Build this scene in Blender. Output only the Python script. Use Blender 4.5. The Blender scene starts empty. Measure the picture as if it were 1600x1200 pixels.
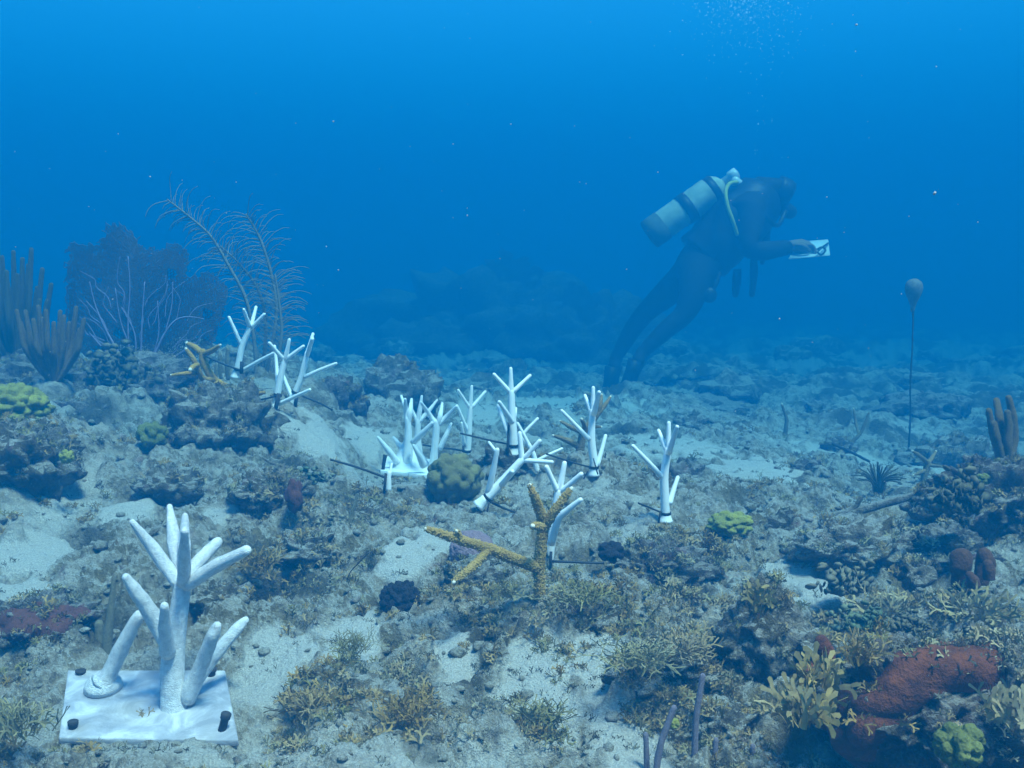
import bpy, math, random
import numpy as np
from mathutils import Vector, Matrix

random.seed(7)
RNG = np.random.default_rng(11)
sc = bpy.context.scene
COL = sc.collection

# ------------------------------------------------------------------ camera, water light
F_PX = 1537.0                      # focal length in pixels of a 1600 px wide frame
PITCH = math.radians(6.3)
CAM = np.array([0.0, 0.0, 0.8])
cam_d = bpy.data.cameras.new('camera')
cam_d.sensor_width = 36.0
cam_d.lens = 36.0 * F_PX / 1600.0
cam_d.clip_start = 0.02
cam_d.clip_end = 500.0
cam_o = bpy.data.objects.new('camera', cam_d)
COL.objects.link(cam_o)
cam_o.location = CAM
cam_o.rotation_euler = (math.radians(90) - PITCH, 0, 0)
cam_d.dof.use_dof = False
sc.camera = cam_o

SUN_EL, SUN_AZ = math.radians(66), math.radians(142)      # azimuth clockwise from +Y
world = bpy.data.worlds.new('World')
sc.world = world
world.use_nodes = True
wn = world.node_tree.nodes
wl = world.node_tree.links
wn.clear()
w_out = wn.new('ShaderNodeOutputWorld')
w_bg = wn.new('ShaderNodeBackground')
w_sky = wn.new('ShaderNodeTexSky')
w_sky.sky_type = 'NISHITA'
w_sky.sun_disc = False
w_sky.sun_elevation = SUN_EL
w_sky.sun_rotation = SUN_AZ
w_tint = wn.new('ShaderNodeMix')
w_tint.data_type = 'RGBA'
w_tint.blend_type = 'MULTIPLY'
w_tint.inputs[0].default_value = 1.0
w_tint.inputs[7].default_value = (0.7, 0.80, 1.0, 1)     # daylight filtered by the water column above
wl.new(w_sky.outputs[0], w_tint.inputs[6])
wl.new(w_tint.outputs[2], w_bg.inputs[0])
w_bg.inputs[1].default_value = 0.12
wl.new(w_bg.outputs[0], w_out.inputs[0])

sun_d = bpy.data.lights.new('sun', 'SUN')
sun_d.energy = 5.0
sun_d.angle = math.radians(12)
sun_d.color = (1.0, 0.50, 0.445)
sun_o = bpy.data.objects.new('sun', sun_d)
COL.objects.link(sun_o)
_sd = Vector((math.sin(SUN_AZ) * math.cos(SUN_EL), math.cos(SUN_AZ) * math.cos(SUN_EL), math.sin(SUN_EL)))
sun_o.rotation_euler = _sd.to_track_quat('Z', 'Y').to_euler()
sun_o.location = (0, 0, 20)

sc.view_settings.view_transform = 'Standard'
sc.view_settings.look = 'None'
sc.view_settings.gamma = 1.0
sc.view_settings.exposure = 2.85
sc.view_settings.use_curve_mapping = False
sc.cycles.use_denoising = True
sc.cycles.max_bounces = 6
sc.cycles.diffuse_bounces = 2
sc.cycles.glossy_bounces = 2
sc.cycles.transmission_bounces = 3
sc.cycles.transparent_max_bounces = 8
sc.cycles.volume_bounces = 2
sc.cycles.use_adaptive_sampling = True
sc.cycles.sample_clamp_indirect = 6.0

HAZE_DENSITY = 0.56
HAZE_COLOR = (0.001, 0.081, 0.188)
HAZE_ABS = (0.012, 0.30, 0.37)


# ------------------------------------------------------------------ helpers: camera rays
_cp, _sp = math.cos(PITCH), math.sin(PITCH)


def ray(px, py):
    u = (px - 800.0) / F_PX
    v = -(py - 600.0) / F_PX
    return np.array([u, _cp + _sp * v, -_sp + _cp * v])


def at(px, py, D):
    """World point seen at photo pixel (px, py) at D metres ahead of the camera."""
    d = ray(px, py)
    return CAM + d * (D / d[1])


def m(px, D):
    return px * D / F_PX


# ------------------------------------------------------------------ helpers: noise
_perm = np.random.default_rng(3).permutation(256)
_perm = np.concatenate([_perm, _perm, _perm]).astype(np.int64)
_g3 = np.random.default_rng(5).normal(size=(256, 3))
_g3 /= np.linalg.norm(_g3, axis=1)[:, None]
_rnd = np.random.default_rng(9).random((256, 3))


def noise3(p, seed=0):
    p = np.asarray(p, float) + seed * 17.31
    i = np.floor(p).astype(np.int64)
    f = p - i
    i &= 255
    u = f * f * f * (f * (f * 6 - 15) + 10)
    out = 0
    for dx in (0, 1):
        wx = u[:, 0] if dx else 1 - u[:, 0]
        for dy in (0, 1):
            wy = u[:, 1] if dy else 1 - u[:, 1]
            for dz in (0, 1):
                wz = u[:, 2] if dz else 1 - u[:, 2]
                h = _perm[_perm[_perm[i[:, 0] + dx & 255] + (i[:, 1] + dy & 255)] + (i[:, 2] + dz & 255)]
                g = _g3[h]
                out = out + wx * wy * wz * (g[:, 0] * (f[:, 0] - dx) + g[:, 1] * (f[:, 1] - dy) + g[:, 2] * (f[:, 2] - dz))
    return out * 1.6


def noise2(x, y, s, seed=0):
    return noise3(np.stack([x * s, y * s, np.full_like(x, 0.37 + seed * 3.1)], 1), seed)


def fbm3(p, octs=4, seed=0, gain=0.5):
    r, a = 0, 1.0
    for o in range(octs):
        r = r + a * noise3(p * (2 ** o), seed + o)
        a *= gain
    return r


def domes2(x, y, s, seed=0):
    """Field of irregular rounded lumps, one per jittered cell of size 1/s."""
    X, Y = x * s, y * s
    ix, iy = np.floor(X).astype(np.int64), np.floor(Y).astype(np.int64)
    best = np.zeros_like(x)
    for dx in (-1, 0, 1):
        for dy in (-1, 0, 1):
            h = _perm[_perm[(ix + dx + seed * 7) & 255] + ((iy + dy) & 255)]
            cx, cy, cr = ix + dx + _rnd[h, 0], iy + dy + _rnd[h, 1], 0.28 + 0.5 * _rnd[h, 2]
            d2 = ((X - cx) ** 2 + (Y - cy) ** 2) / (cr * cr)
            best = np.maximum(best, np.sqrt(np.clip(1 - d2, 0, 1)) * cr)
    return best


def sstep(a, b, x):
    t = np.clip((x - a) / (b - a), 0, 1)
    return t * t * (3 - 2 * t)


# ------------------------------------------------------------------ helpers: meshes and objects
def mk_mesh(name, V, faces, mat=None, smooth=True, mats=None, mat_idx=None):
    me = bpy.data.meshes.new(name)
    V = np.asarray(V, np.float32)
    if isinstance(faces, np.ndarray):
        k = faces.shape[1]
        n = len(faces)
        loops = faces.ravel().astype(np.int32)
        starts = (np.arange(n) * k).astype(np.int32)
    else:
        n = len(faces)
        cnt = np.array([len(f) for f in faces], np.int32)
        loops = np.fromiter((i for f in faces for i in f), np.int32, int(cnt.sum()))
        starts = np.concatenate([[0], np.cumsum(cnt)[:-1]]).astype(np.int32)
    me.vertices.add(len(V))
    me.vertices.foreach_set('co', V.ravel())
    me.loops.add(len(loops))
    me.loops.foreach_set('vertex_index', loops)
    me.polygons.add(n)
    me.polygons.foreach_set('loop_start', starts)
    if mats:
        for q in mats:
            me.materials.append(q)
        if mat_idx is not None:
            me.polygons.foreach_set('material_index', np.asarray(mat_idx, np.int32))
    elif mat:
        me.materials.append(mat)
    me.update(calc_edges=True)
    me.validate()
    if smooth:
        me.polygons.foreach_set('use_smooth', np.ones(n, bool))
    return me


def tag(o, label, cat, group=None, kind=None):
    if label:
        o['label'] = label
    if cat:
        o['category'] = cat
    if group:
        o['group'] = group
    if kind:
        o['kind'] = kind
    return o


def thing(name, base, label, cat, group=None):
    o = bpy.data.objects.new(name, None)
    o.empty_display_size = 0.02
    COL.objects.link(o)
    o.location = base
    return tag(o, label, cat, group)


def part(name, V, faces, mat, parent=None, origin=None, smooth=True, **kw):
    """One mesh object. V in world space; origin = its own (or its root's) location."""
    if origin is None and parent is not None:
        r = parent
        org = np.zeros(3)
        while r is not None:
            org = org + np.array(r.location)
            r = r.parent
        origin = org
    o0 = np.zeros(3) if origin is None else np.asarray(origin, float)
    me = mk_mesh(name, np.asarray(V) - o0, faces, mat, smooth, **kw)
    o = bpy.data.objects.new(name, me)
    COL.objects.link(o)
    if parent is not None:
        o.parent = parent
    elif origin is not None:
        o.location = o0
    return o


class MB:
    """Collects vertices and faces."""

    def __init__(self):
        self.v, self.f, self.n = [], [], 0

    def add(self, V, F):
        V = np.asarray(V, float)
        self.v.append(V)
        self.f.extend([tuple(int(i) + self.n for i in f) for f in F])
        self.n += len(V)
        return self

    @property
    def V(self):
        return np.concatenate(self.v)

    def build(self, name, mat, parent=None, origin=None, **kw):
        return part(name, self.V, self.f, mat, parent, origin, **kw)


def smooth_path(P, R, seg=5):
    P = np.asarray(P, float)
    R = np.asarray(R, float)
    if len(P) < 3:
        t = np.linspace(0, 1, seg + 1)
        return P[0] + (P[-1] - P[0]) * t[:, None], R[0] + (R[-1] - R[0]) * t
    Q = np.vstack([2 * P[0] - P[1], P, 2 * P[-1] - P[-2]])
    out, rr = [], []
    for i in range(1, len(Q) - 2):
        for t in np.arange(seg) / seg:
            a, b, c, d = Q[i - 1], Q[i], Q[i + 1], Q[i + 2]
            out.append(0.5 * (2 * b + (c - a) * t + (2 * a - 5 * b + 4 * c - d) * t * t + (3 * b - a - 3 * c + d) * t ** 3))
            rr.append(R[i - 1] + (R[i] - R[i - 1]) * t)
    out.append(P[-1])
    rr.append(R[-1])
    return np.array(out), np.array(rr)


def tube(P, R, sides=10, cap0='flat', cap1='round', rough=0.0, seed=0, seg=5, freq=60.0):
    """Tapered tube along a smoothed path with rounded or flat ends."""
    P, R = smooth_path(P, R, seg)
    if cap1 == 'round':
        T = P[-1] - P[-2]
        T = T / (np.linalg.norm(T) + 1e-9)
        r = R[-1]
        ex, er = [], []
        for a in (30, 58, 80):
            ex.append(P[-1] + T * r * math.sin(math.radians(a)))
            er.append(r * math.cos(math.radians(a)))
        P = np.vstack([P, ex])
        R = np.concatenate([R, er])
    n = len(P)
    T = np.gradient(P, axis=0)
    T /= np.linalg.norm(T, axis=1)[:, None] + 1e-12
    up = np.array([0.31, 0.92, 0.22])
    if abs(np.dot(up / np.linalg.norm(up), T[0])) > 0.9:
        up = np.array([1.0, 0.1, 0.2])
    A = np.zeros((n, 3))
    a = up - T[0] * np.dot(up, T[0])
    for i in range(n):
        a = a - T[i] * np.dot(a, T[i])
        a /= np.linalg.norm(a) + 1e-12
        A[i] = a
    B = np.cross(T, A)
    ang = np.linspace(0, 2 * math.pi, sides, endpoint=False)
    V = P[:, None, :] + R[:, None, None] * (np.cos(ang)[None, :, None] * A[:, None, :] + np.sin(ang)[None, :, None] * B[:, None, :])
    V = V.reshape(-1, 3)
    if rough > 0:
        c = np.repeat(P, sides, 0)
        dv = V - c
        V = c + dv * (1 + rough * fbm3(V * freq, 3, seed))[:, None]
    F = []
    for i in range(n - 1):
        for j in range(sides):
            k = (j + 1) % sides
            F.append((i * sides + j, i * sides + k, (i + 1) * sides + k, (i + 1) * sides + j))
    F.append(tuple(range(sides - 1, -1, -1)))
    F.append(tuple((n - 1) * sides + j for j in range(sides)))
    return V, F


def px_tube(pts, D=None, **kw):
    """pts: (px, py, radius_px[, depth offset]) at depth D."""
    P = [at(p[0], p[1], D + (p[3] if len(p) > 3 else 0)) for p in pts]
    R = [m(p[2], D) for p in pts]
    return tube(P, R, **kw)


_ico = {}


def ico(sub):
    if sub not in _ico:
        import bmesh
        bm = bmesh.new()
        bmesh.ops.create_icosphere(bm, subdivisions=sub, radius=1.0)
        V = np.array([v.co[:] for v in bm.verts])
        F = np.array([[v.index for v in f.verts] for f in bm.faces])
        bm.free()
        _ico[sub] = (V / np.linalg.norm(V, axis=1)[:, None], F)
    return _ico[sub]


def lathe(prof, center, axis=(0, 0, 1), sides=20):
    axis = np.array(axis, float)
    axis /= np.linalg.norm(axis)
    a = np.cross(axis, [0.3, 0.8, 0.5])
    a /= np.linalg.norm(a)
    b = np.cross(axis, a)
    ang = np.linspace(0, 2 * math.pi, sides, endpoint=False)
    V = []
    for r, h in prof:
        for t in ang:
            V.append(np.asarray(center) + axis * h + r * (math.cos(t) * a + math.sin(t) * b))
    F = []
    n = len(prof)
    for i in range(n - 1):
        for j in range(sides):
            k = (j + 1) % sides
            F.append((i * sides + j, i * sides + k, (i + 1) * sides + k, (i + 1) * sides + j))
    F.append(tuple(range(sides - 1, -1, -1)))
    F.append(tuple((n - 1) * sides + j for j in range(sides)))
    return np.array(V), F


def prism(corners, thick, up=None):
    """Slab from four top corners (in order) with the given thickness downwards along its normal."""
    c = np.array(corners, float)
    nrm = np.cross(c[1] - c[0], c[3] - c[0])
    nrm /= np.linalg.norm(nrm)
    if up is not None and np.dot(nrm, up) < 0:
        nrm = -nrm
    V = np.vstack([c, c - nrm * thick])
    F = [(0, 1, 2, 3), (7, 6, 5, 4), (0, 4, 5, 1), (1, 5, 6, 2), (2, 6, 7, 3), (3, 7, 4, 0)]
    return V, F


def bevel(o, w, seg=2):
    b = o.modifiers.new('bevel', 'BEVEL')
    b.width = w
    b.segments = seg
    return o


# ------------------------------------------------------------------ materials
def new_mat(name):
    mt = bpy.data.materials.new(name)
    mt.use_nodes = True
    nt = mt.node_tree
    b = nt.nodes['Principled BSDF']
    return mt, nt, b


def ramp(nt, fac, stops):
    r = nt.nodes.new('ShaderNodeValToRGB')
    e = r.color_ramp.elements
    while len(e) < len(stops):
        e.new(0.5)
    for k, (p, c) in enumerate(stops):
        e[k].position = p
        e[k].color = (c[0], c[1], c[2], 1)
    nt.links.new(fac, r.inputs[0])
    return r.outputs[0]


def tex_noise(nt, scale, detail=5, rough=0.6, vec=None, dist=0.0):
    n = nt.nodes.new('ShaderNodeTexNoise')
    n.inputs['Scale'].default_value = scale
    n.inputs['Detail'].default_value = detail
    n.inputs['Roughness'].default_value = rough
    n.inputs['Distortion'].default_value = dist
    if vec is not None:
        nt.links.new(vec, n.inputs['Vector'])
    return n.outputs[0]


def geo_pos(nt):
    g = nt.nodes.new('ShaderNodeNewGeometry')
    return g


def mixc(nt, fac, a, b, mode='MIX'):
    x = nt.nodes.new('ShaderNodeMix')
    x.data_type = 'RGBA'
    x.blend_type = mode
    for s, v in ((0, fac), (6, a), (7, b)):
        if hasattr(v, 'is_linked') or hasattr(v, 'node'):
            nt.links.new(v, x.inputs[s])
        elif isinstance(v, (int, float)):
            x.inputs[s].default_value = v
        else:
            x.inputs[s].default_value = (v[0], v[1], v[2], 1)
    return x.outputs[2]


def math_n(nt, op, a, b=None, clamp=False):
    x = nt.nodes.new('ShaderNodeMath')
    x.operation = op
    x.use_clamp = clamp
    for s, v in ((0, a), (1, b)):
        if v is None:
            continue
        if isinstance(v, (int, float)):
            x.inputs[s].default_value = v
        else:
            nt.links.new(v, x.inputs[s])
    return x.outputs[0]


def add_bump(nt, b, hgt, strength, dist):
    bp = nt.nodes.new('ShaderNodeBump')
    bp.inputs['Strength'].default_value = strength
    bp.inputs['Distance'].default_value = dist
    nt.links.new(hgt, bp.inputs['Height'])
    nt.links.new(bp.outputs[0], b.inputs['Normal'])


def simple_mat(name, c1, c2=None, scale=60, rough=0.6, bump=0.0, bdist=0.002, sss=0.0, spec=0.3, detail=4):
    mt, nt, b = new_mat(name)
    b.inputs['Roughness'].default_value = rough
    b.inputs['Specular IOR Level'].default_value = spec
    if c2 is None:
        c2 = tuple(x * 0.8 for x in c1)
    g = geo_pos(nt)
    n = tex_noise(nt, scale, detail, 0.6, g.outputs['Position'])
    nt.links.new(ramp(nt, n, [(0.3, c2), (0.7, c1)]), b.inputs['Base Color'])
    if bump > 0:
        n2 = tex_noise(nt, scale * 3, 4, 0.65, g.outputs['Position'])
        add_bump(nt, b, n2, bump, bdist)
    if sss > 0:
        b.inputs['Subsurface Weight'].default_value = sss
        b.inputs['Subsurface Radius'].default_value = (0.02, 0.02, 0.02)
    return mt


def reef_mat(name, pale, mid, dark, turf, pink=0.3, dust=0.75, use_sand=False, sand_c=(0.68, 0.65, 0.58)):
    """Dead reef rock: crusts with shade painted into the pits, turf patches, pink crustose algae, pale sediment lying on upward faces."""
    mt, nt, b = new_mat(name)
    b.inputs['Roughness'].default_value = 0.95
    b.inputs['Specular IOR Level'].default_value = 0.1
    g = geo_pos(nt)
    P = g.outputs['Position']
    n1 = tex_noise(nt, 38, 8, 0.68, P)
    n2 = tex_noise(nt, 9, 5, 0.6, P, 0.6)
    n3 = tex_noise(nt, 150, 5, 0.7, P)
    n4 = tex_noise(nt, 21, 5, 0.65, P, 0.4)
    n5 = tex_noise(nt, 430, 3, 0.7, P)
    c = ramp(nt, n1, [(0.30, dark), (0.45, mid), (0.62, pale)])  # bump lows coloured dark, painting shade into the pits
    tf = ramp(nt, n2, [(0.48, (0, 0, 0)), (0.60, (1, 1, 1))])
    tcol = ramp(nt, n3, [(0.3, tuple(x * 0.45 for x in turf)), (0.65, turf)])
    c = mixc(nt, math_n(nt, 'MULTIPLY', tf, 0.8), c, tcol)
    pk = ramp(nt, n4, [(0.60, (0, 0, 0)), (0.68, (1, 1, 1))])
    c = mixc(nt, math_n(nt, 'MULTIPLY', pk, pink), c, (0.34, 0.16, 0.17))
    # sediment dusting on upward faces, broken up; bare dark sides also mimic shading
    sx = nt.nodes.new('ShaderNodeSeparateXYZ')
    nt.links.new(g.outputs['True Normal'], sx.inputs[0])
    up = math_n(nt, 'MULTIPLY', sx.outputs[2], 1.5)
    up = math_n(nt, 'ADD', up, math_n(nt, 'MULTIPLY', math_n(nt, 'SUBTRACT', n1, 0.5), 1.3))
    up = math_n(nt, 'ADD', up, math_n(nt, 'MULTIPLY', math_n(nt, 'SUBTRACT', n2, 0.5), 1.2))
    up = math_n(nt, 'ADD', up, math_n(nt, 'MULTIPLY', math_n(nt, 'SUBTRACT', n3, 0.5), 1.5))
    up = math_n(nt, 'MULTIPLY', up, 0.5)
    dm = ramp(nt, up, [(0.40, (0, 0, 0)), (0.66, (1, 1, 1))])
    sed = ramp(nt, n5, [(0.30, (0.22, 0.20, 0.16)), (0.5, (0.47, 0.45, 0.39)), (0.72, (0.66, 0.64, 0.58))])
    c = mixc(nt, math_n(nt, 'MULTIPLY', dm, dust), c, sed)
    if use_sand:
        a = nt.nodes.new('ShaderNodeAttribute')
        a.attribute_name = 'sand'
        s = math_n(nt, 'ADD', a.outputs['Fac'], math_n(nt, 'MULTIPLY', math_n(nt, 'SUBTRACT', n4, 0.5), 0.9))
        sm = ramp(nt, s, [(0.40, (0, 0, 0)), (0.74, (1, 1, 1))])
        sg = ramp(nt, n5, [(0.3, tuple(x * 0.62 for x in sand_c)), (0.6, sand_c), (0.8, tuple(min(1, x * 1.15) for x in sand_c))])
        c = mixc(nt, sm, c, sg)
        a2 = nt.nodes.new('ShaderNodeAttribute')
        a2.attribute_name = 'turf'  # real turf nearby; far off it darkens the floor for haze
        tm = math_n(nt, 'ADD', a2.outputs['Fac'], math_n(nt, 'MULTIPLY', math_n(nt, 'SUBTRACT', n1, 0.5), 0.9))
        tm = ramp(nt, tm, [(0.35, (0, 0, 0)), (0.65, (0.92, 0.92, 0.92))])
        c = mixc(nt, tm, c, ramp(nt, n3, [(0.3, (0.04, 0.035, 0.022)), (0.7, (0.14, 0.115, 0.06))]))
    # fine specks of shell and dark grit
    sp = ramp(nt, n5, [(0.66, (0, 0, 0)), (0.72, (1, 1, 1))])
    c = mixc(nt, math_n(nt, 'MULTIPLY', sp, 0.5), c, (0.66, 0.64, 0.58))
    nt.links.new(c, b.inputs['Base Color'])
    h = math_n(nt, 'ADD', math_n(nt, 'MULTIPLY', n1, 1.0), math_n(nt, 'MULTIPLY', n3, 0.55))
    h = math_n(nt, 'ADD', h, math_n(nt, 'MULTIPLY', n5, 0.22))
    add_bump(nt, b, h, 1.0, 0.020)
    return mt


M_GROUND = reef_mat('seafloor_crust', (0.50, 0.45, 0.36), (0.27, 0.23, 0.165), (0.06, 0.05, 0.04), (0.22, 0.165, 0.06), 0.35, 0.85, True)
M_ROCK = reef_mat('reef_rock', (0.34, 0.30, 0.24), (0.14, 0.12, 0.085), (0.04, 0.035, 0.03), (0.16, 0.12, 0.045), 0.4, 0.8)
M_ROCKD = reef_mat('dark_reef_rock', (0.24, 0.20, 0.165), (0.09, 0.07, 0.055), (0.025, 0.02, 0.02), (0.11, 0.085, 0.035), 0.6, 0.5)  # darker copy of the rock; under overhangs it stands in for shade
M_MOUND = reef_mat('dark_far_reef', (0.14, 0.12, 0.09), (0.08, 0.065, 0.05), (0.03, 0.025, 0.02), (0.09, 0.075, 0.035), 0.3, 0.12)  # tone darkened and dust cut so far mounds stay faint in haze
M_RUBBLE = reef_mat('rubble', (0.50, 0.47, 0.40), (0.30, 0.27, 0.21), (0.10, 0.085, 0.07), (0.20, 0.16, 0.07), 0.5, 0.6)
M_WHITE = simple_mat('white_plastic', (0.87, 0.87, 0.87), (0.82, 0.82, 0.81), 25, 0.38, 0.03, 0.0005)
M_FROST = simple_mat('frosted_resin', (0.74, 0.76, 0.78), (0.50, 0.53, 0.58), 16, 0.5, 0.25, 0.002, sss=0.3, spec=0.45, detail=6)
M_FROST2 = simple_mat('frosted_resin_white', (0.80, 0.82, 0.84), (0.68, 0.71, 0.74), 30, 0.4, 0.1, 0.002, sss=0.3)
_nt = M_FROST.node_tree
_b = _nt.nodes['Principled BSDF']
_g = geo_pos(_nt)
_n1 = tex_noise(_nt, 26, 6, 0.65, _g.outputs['Position'], 0.8)
_n2 = tex_noise(_nt, 9, 4, 0.6, _g.outputs['Position'])
_c = ramp(_nt, _n1, [(0.36, (0.38, 0.39, 0.44)), (0.5, (0.54, 0.55, 0.61)), (0.64, (0.84, 0.84, 0.87))])
_b.inputs['Roughness'].default_value = 0.3
_c = mixc(_nt, ramp(_nt, _n2, [(0.5, (0, 0, 0)), (0.7, (0.75, 0.75, 0.75))]), _c, (0.40, 0.36, 0.29))
_nt.links.new(_c, _b.inputs['Base Color'])
add_bump(_nt, _b, _n1, 0.35, 0.003)
_b.inputs['Transmission Weight'].default_value = 0.35
_b.inputs['IOR'].default_value = 1.2
_b.inputs['Subsurface Weight'].default_value = 0.0
M_BLACK = simple_mat('black_nylon', (0.018, 0.018, 0.02), (0.012, 0.012, 0.014), 80, 0.5)
M_PEG = simple_mat('dark_peg', (0.05, 0.045, 0.045), (0.025, 0.022, 0.022), 200, 0.8, 0.4, 0.002)
M_NEO = simple_mat('neoprene', (0.016, 0.017, 0.02), (0.010, 0.010, 0.012), 20, 0.8)
M_TIP = simple_mat('coral_tip', (0.72, 0.68, 0.58), (0.6, 0.55, 0.44), 200, 0.8)

# ribbed print layers for the large frosted replica
M_PRINT, _nt, _b = new_mat('printed_frosted_resin')
_b.inputs['Roughness'].default_value = 0.26
_b.inputs['Specular IOR Level'].default_value = 0.6
_b.inputs['Subsurface Weight'].default_value = 0.35
_b.inputs['Subsurface Radius'].default_value = (0.012, 0.014, 0.016)
_g = geo_pos(_nt)
_w = _nt.nodes.new('ShaderNodeTexWave')
_w.bands_direction = 'Z'
_w.inputs['Scale'].default_value = 150
_w.inputs['Distortion'].default_value = 9.0
_w.inputs['Detail Scale'].default_value = 3.0
_nt.links.new(_g.outputs['Position'], _w.inputs['Vector'])
_n = tex_noise(_nt, 120, 6, 0.7, _g.outputs['Position'])
_nt.links.new(ramp(_nt, _n, [(0.3, (0.56, 0.59, 0.64)), (0.60, (0.88, 0.89, 0.90))]), _b.inputs['Base Color'])
add_bump(_nt, _b, math_n(_nt, 'ADD', math_n(_nt, 'MULTIPLY', _w.outputs['Fac'], 0.28), math_n(_nt, 'MULTIPLY', _n, 1.0)), 0.9, 0.004)


# ------------------------------------------------------------------ terrain
ANCH_PX = [
    (100, 1190, 1.05), (230, 1105, 1.17), (95, 1160, 1.11), (370, 1165, 1.11), (355, 1052, 1.24), (105, 1052, 1.24), (400, 1190, 1.05), (560, 1100, 1.15), (800, 1180, 1.05), (800, 1060, 1.2), (1000, 1180, 1.05), (1200, 1190, 1.02),
    (60, 960, 1.4), (400, 950, 1.4), (620, 965, 1.37), (600, 870, 1.6), (845, 930, 1.35), (862, 890, 1.55), (1100, 960, 1.35), (1250, 930, 1.45), (1400, 960, 1.3), (1550, 960, 1.25),
    (150, 830, 1.7), (340, 810, 1.72), (440, 830, 1.68), (250, 720, 2.0), (130, 760, 1.85), (60, 680, 1.95),
    (756, 796, 1.75), (700, 795, 1.9), (605, 772, 1.85), (500, 760, 1.95), (630, 758, 2.38), (665, 762, 2.38), (520, 690, 2.25), (430, 645, 2.3), (460, 634, 2.4), (368, 590, 2.55), (310, 640, 2.3),
    (732, 711, 2.55), (800, 712, 2.05), (928, 746, 1.95), (1040, 816, 1.7), (1150, 830, 1.72), (1300, 870, 1.6), (1400, 790, 1.9), (1480, 800, 1.75),
    (215, 600, 2.9), (60, 600, 2.95), (380, 560, 3.2), (902, 738, 2.15),
    (860, 650, 4.3), (1000, 650, 4.0), (1100, 700, 2.9), (1250, 720, 2.8), (1418, 720, 3.4), (1300, 660, 4.2), (1550, 660, 4.2), (1500, 760, 2.2), (620, 650, 3.4), (560, 600, 3.8),
    (965, 625, 5.6), (1200, 600, 6.5), (800, 600, 6.5), (1500, 600, 6.5), (1445, 757, 2.5),
]
ANCH = np.array([at(*a) for a in ANCH_PX])
FAR = np.array([(-6, 10, 0.0), (0, 10, 0.0), (6, 10, 0.0), (-20, 22, -.2), (0, 30, -.2), (20, 22, -.2), (-4, 6, .15), (-3.2, 3.2, .45), (3.2, 3, .22), (4, 6, .08),
                (0, -3, .28), (-3, -2, .28), (3, -2, .28), (-1.2, 0, .28), (1.2, 0, .28), (0, .3, .27), (0, -60, 0), (-60, 0, 0), (60, 0, 0), (-45, 45, -.3), (45, 45, -.3), (0, 70, -.3)], float)
_C = np.vstack([ANCH, FAR])
_d = np.linalg.norm(_C[:, None, :2] - _C[None, :, :2], axis=2)
_n = len(_C)
_A = np.zeros((_n + 3, _n + 3))
_A[:_n, :_n] = -_d + np.eye(_n) * -0.03
_A[:_n, _n] = _A[_n, :_n] = 1
_A[:_n, _n + 1:] = _C[:, :2]
_A[_n + 1:, :_n] = _C[:, :2].T
_W = np.linalg.solve(_A, np.concatenate([_C[:, 2], [0, 0, 0]]))

# bare sand pockets of the photograph: px, py, depth, radius in px
SAND = [(200, 803, 1.78, 45), (338, 805, 1.74, 38), (650, 875, 1.58, 55), (1265, 930, 1.45, 55), (430, 1010, 1.27, 70), (830, 1085, 1.17, 90), (20, 930, 1.45, 60), (560, 1000, 1.3, 60), (720, 1010, 1.25, 60),
        (1180, 745, 2.5, 90), (1330, 720, 3.2, 100), (860, 640, 4.3, 150), (1050, 700, 2.9, 90), (600, 700, 2.5, 60), (500, 690, 2.25, 60), (1240, 880, 1.55, 60), (1000, 1150, 1.07, 80), (60, 870, 1.6, 60), (1480, 720, 3.0, 90), (760, 660, 3.6, 90), (640, 960, 1.37, 30), (930, 1060, 1.2, 60)]
SAND_W = np.array([[*at(a, b, c)[:2], m(d, c) * 1.15] for a, b, c, d in SAND])


def sand_mask(x, y):
    s = 0.25 + 0.55 * noise2(x, y, 2.1, 4) + 0.35 * noise2(x, y, 6.5, 5)
    s = s * 0.9
    edge = 0.55 * noise2(x, y, 11, 6) + 0.35 * noise2(x, y, 31, 16)
    for cx, cy, r in SAND_W:
        d = np.sqrt((x - cx) ** 2 + ((y - cy) / 1.5) ** 2) / r
        s = np.maximum(s, 1.05 * (1 - sstep(0.35, 1.3, d + edge)))
    far = sstep(3.0, 6.5, np.sqrt(x * x + y * y))  # less pale sand far off darkens the floor in place of haze
    return np.clip(s - 0.30 * far, 0, 1)


def base_h(x, y):
    out = np.full(x.shape, _W[_n]) + _W[_n + 1] * x + _W[_n + 2] * y
    for i in range(_n):
        out -= _W[i] * np.sqrt((x - _C[i, 0]) ** 2 + (y - _C[i, 1]) ** 2)
    return out


def raw_h(x, y, fine=True):
    b = base_h(x, y)
    s = sand_mask(x, y)
    r = np.sqrt(x * x + y * y)
    rough = 1 - 0.88 * sstep(0.3, 0.85, s)
    h = b + 0.030 * noise2(x, y, 2.6, 1) * (0.4 + 0.6 * rough)
    big = sstep(2.5, 5, r)
    h += big * (0.10 * np.maximum(noise2(x, y, 1.1, 8), -0.2) + 0.12 * domes2(x, y, 1.6, 3) * sstep(-.1, .4, noise2(x, y, 0.5, 9)))
    h += rough * (0.070 * domes2(x, y, 6.0, 1) * sstep(-.25, .35, noise2(x, y, 2.3, 12)) + 0.040 * domes2(x + .3, y, 13.0, 2) + 0.014 * domes2(x, y + .2, 34.0, 4))
    h -= rough * 0.034 * (1 - big)
    h += rough * (0.022 * noise2(x, y, 8, 2) + 0.013 * noise2(x, y, 19, 3))
    if fine:
        n = noise2(x, y, 45, 5)
        h += (0.12 + 0.88 * rough) * (0.0095 * n + 0.0075 * np.abs(noise2(x, y, 90, 6)) + 0.0040 * noise2(x, y, 190, 7))
        # pits and little undercut hollows
        h -= rough * 0.024 * sstep(0.20, 0.55, noise2(x, y, 24, 14))
    return h


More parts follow.
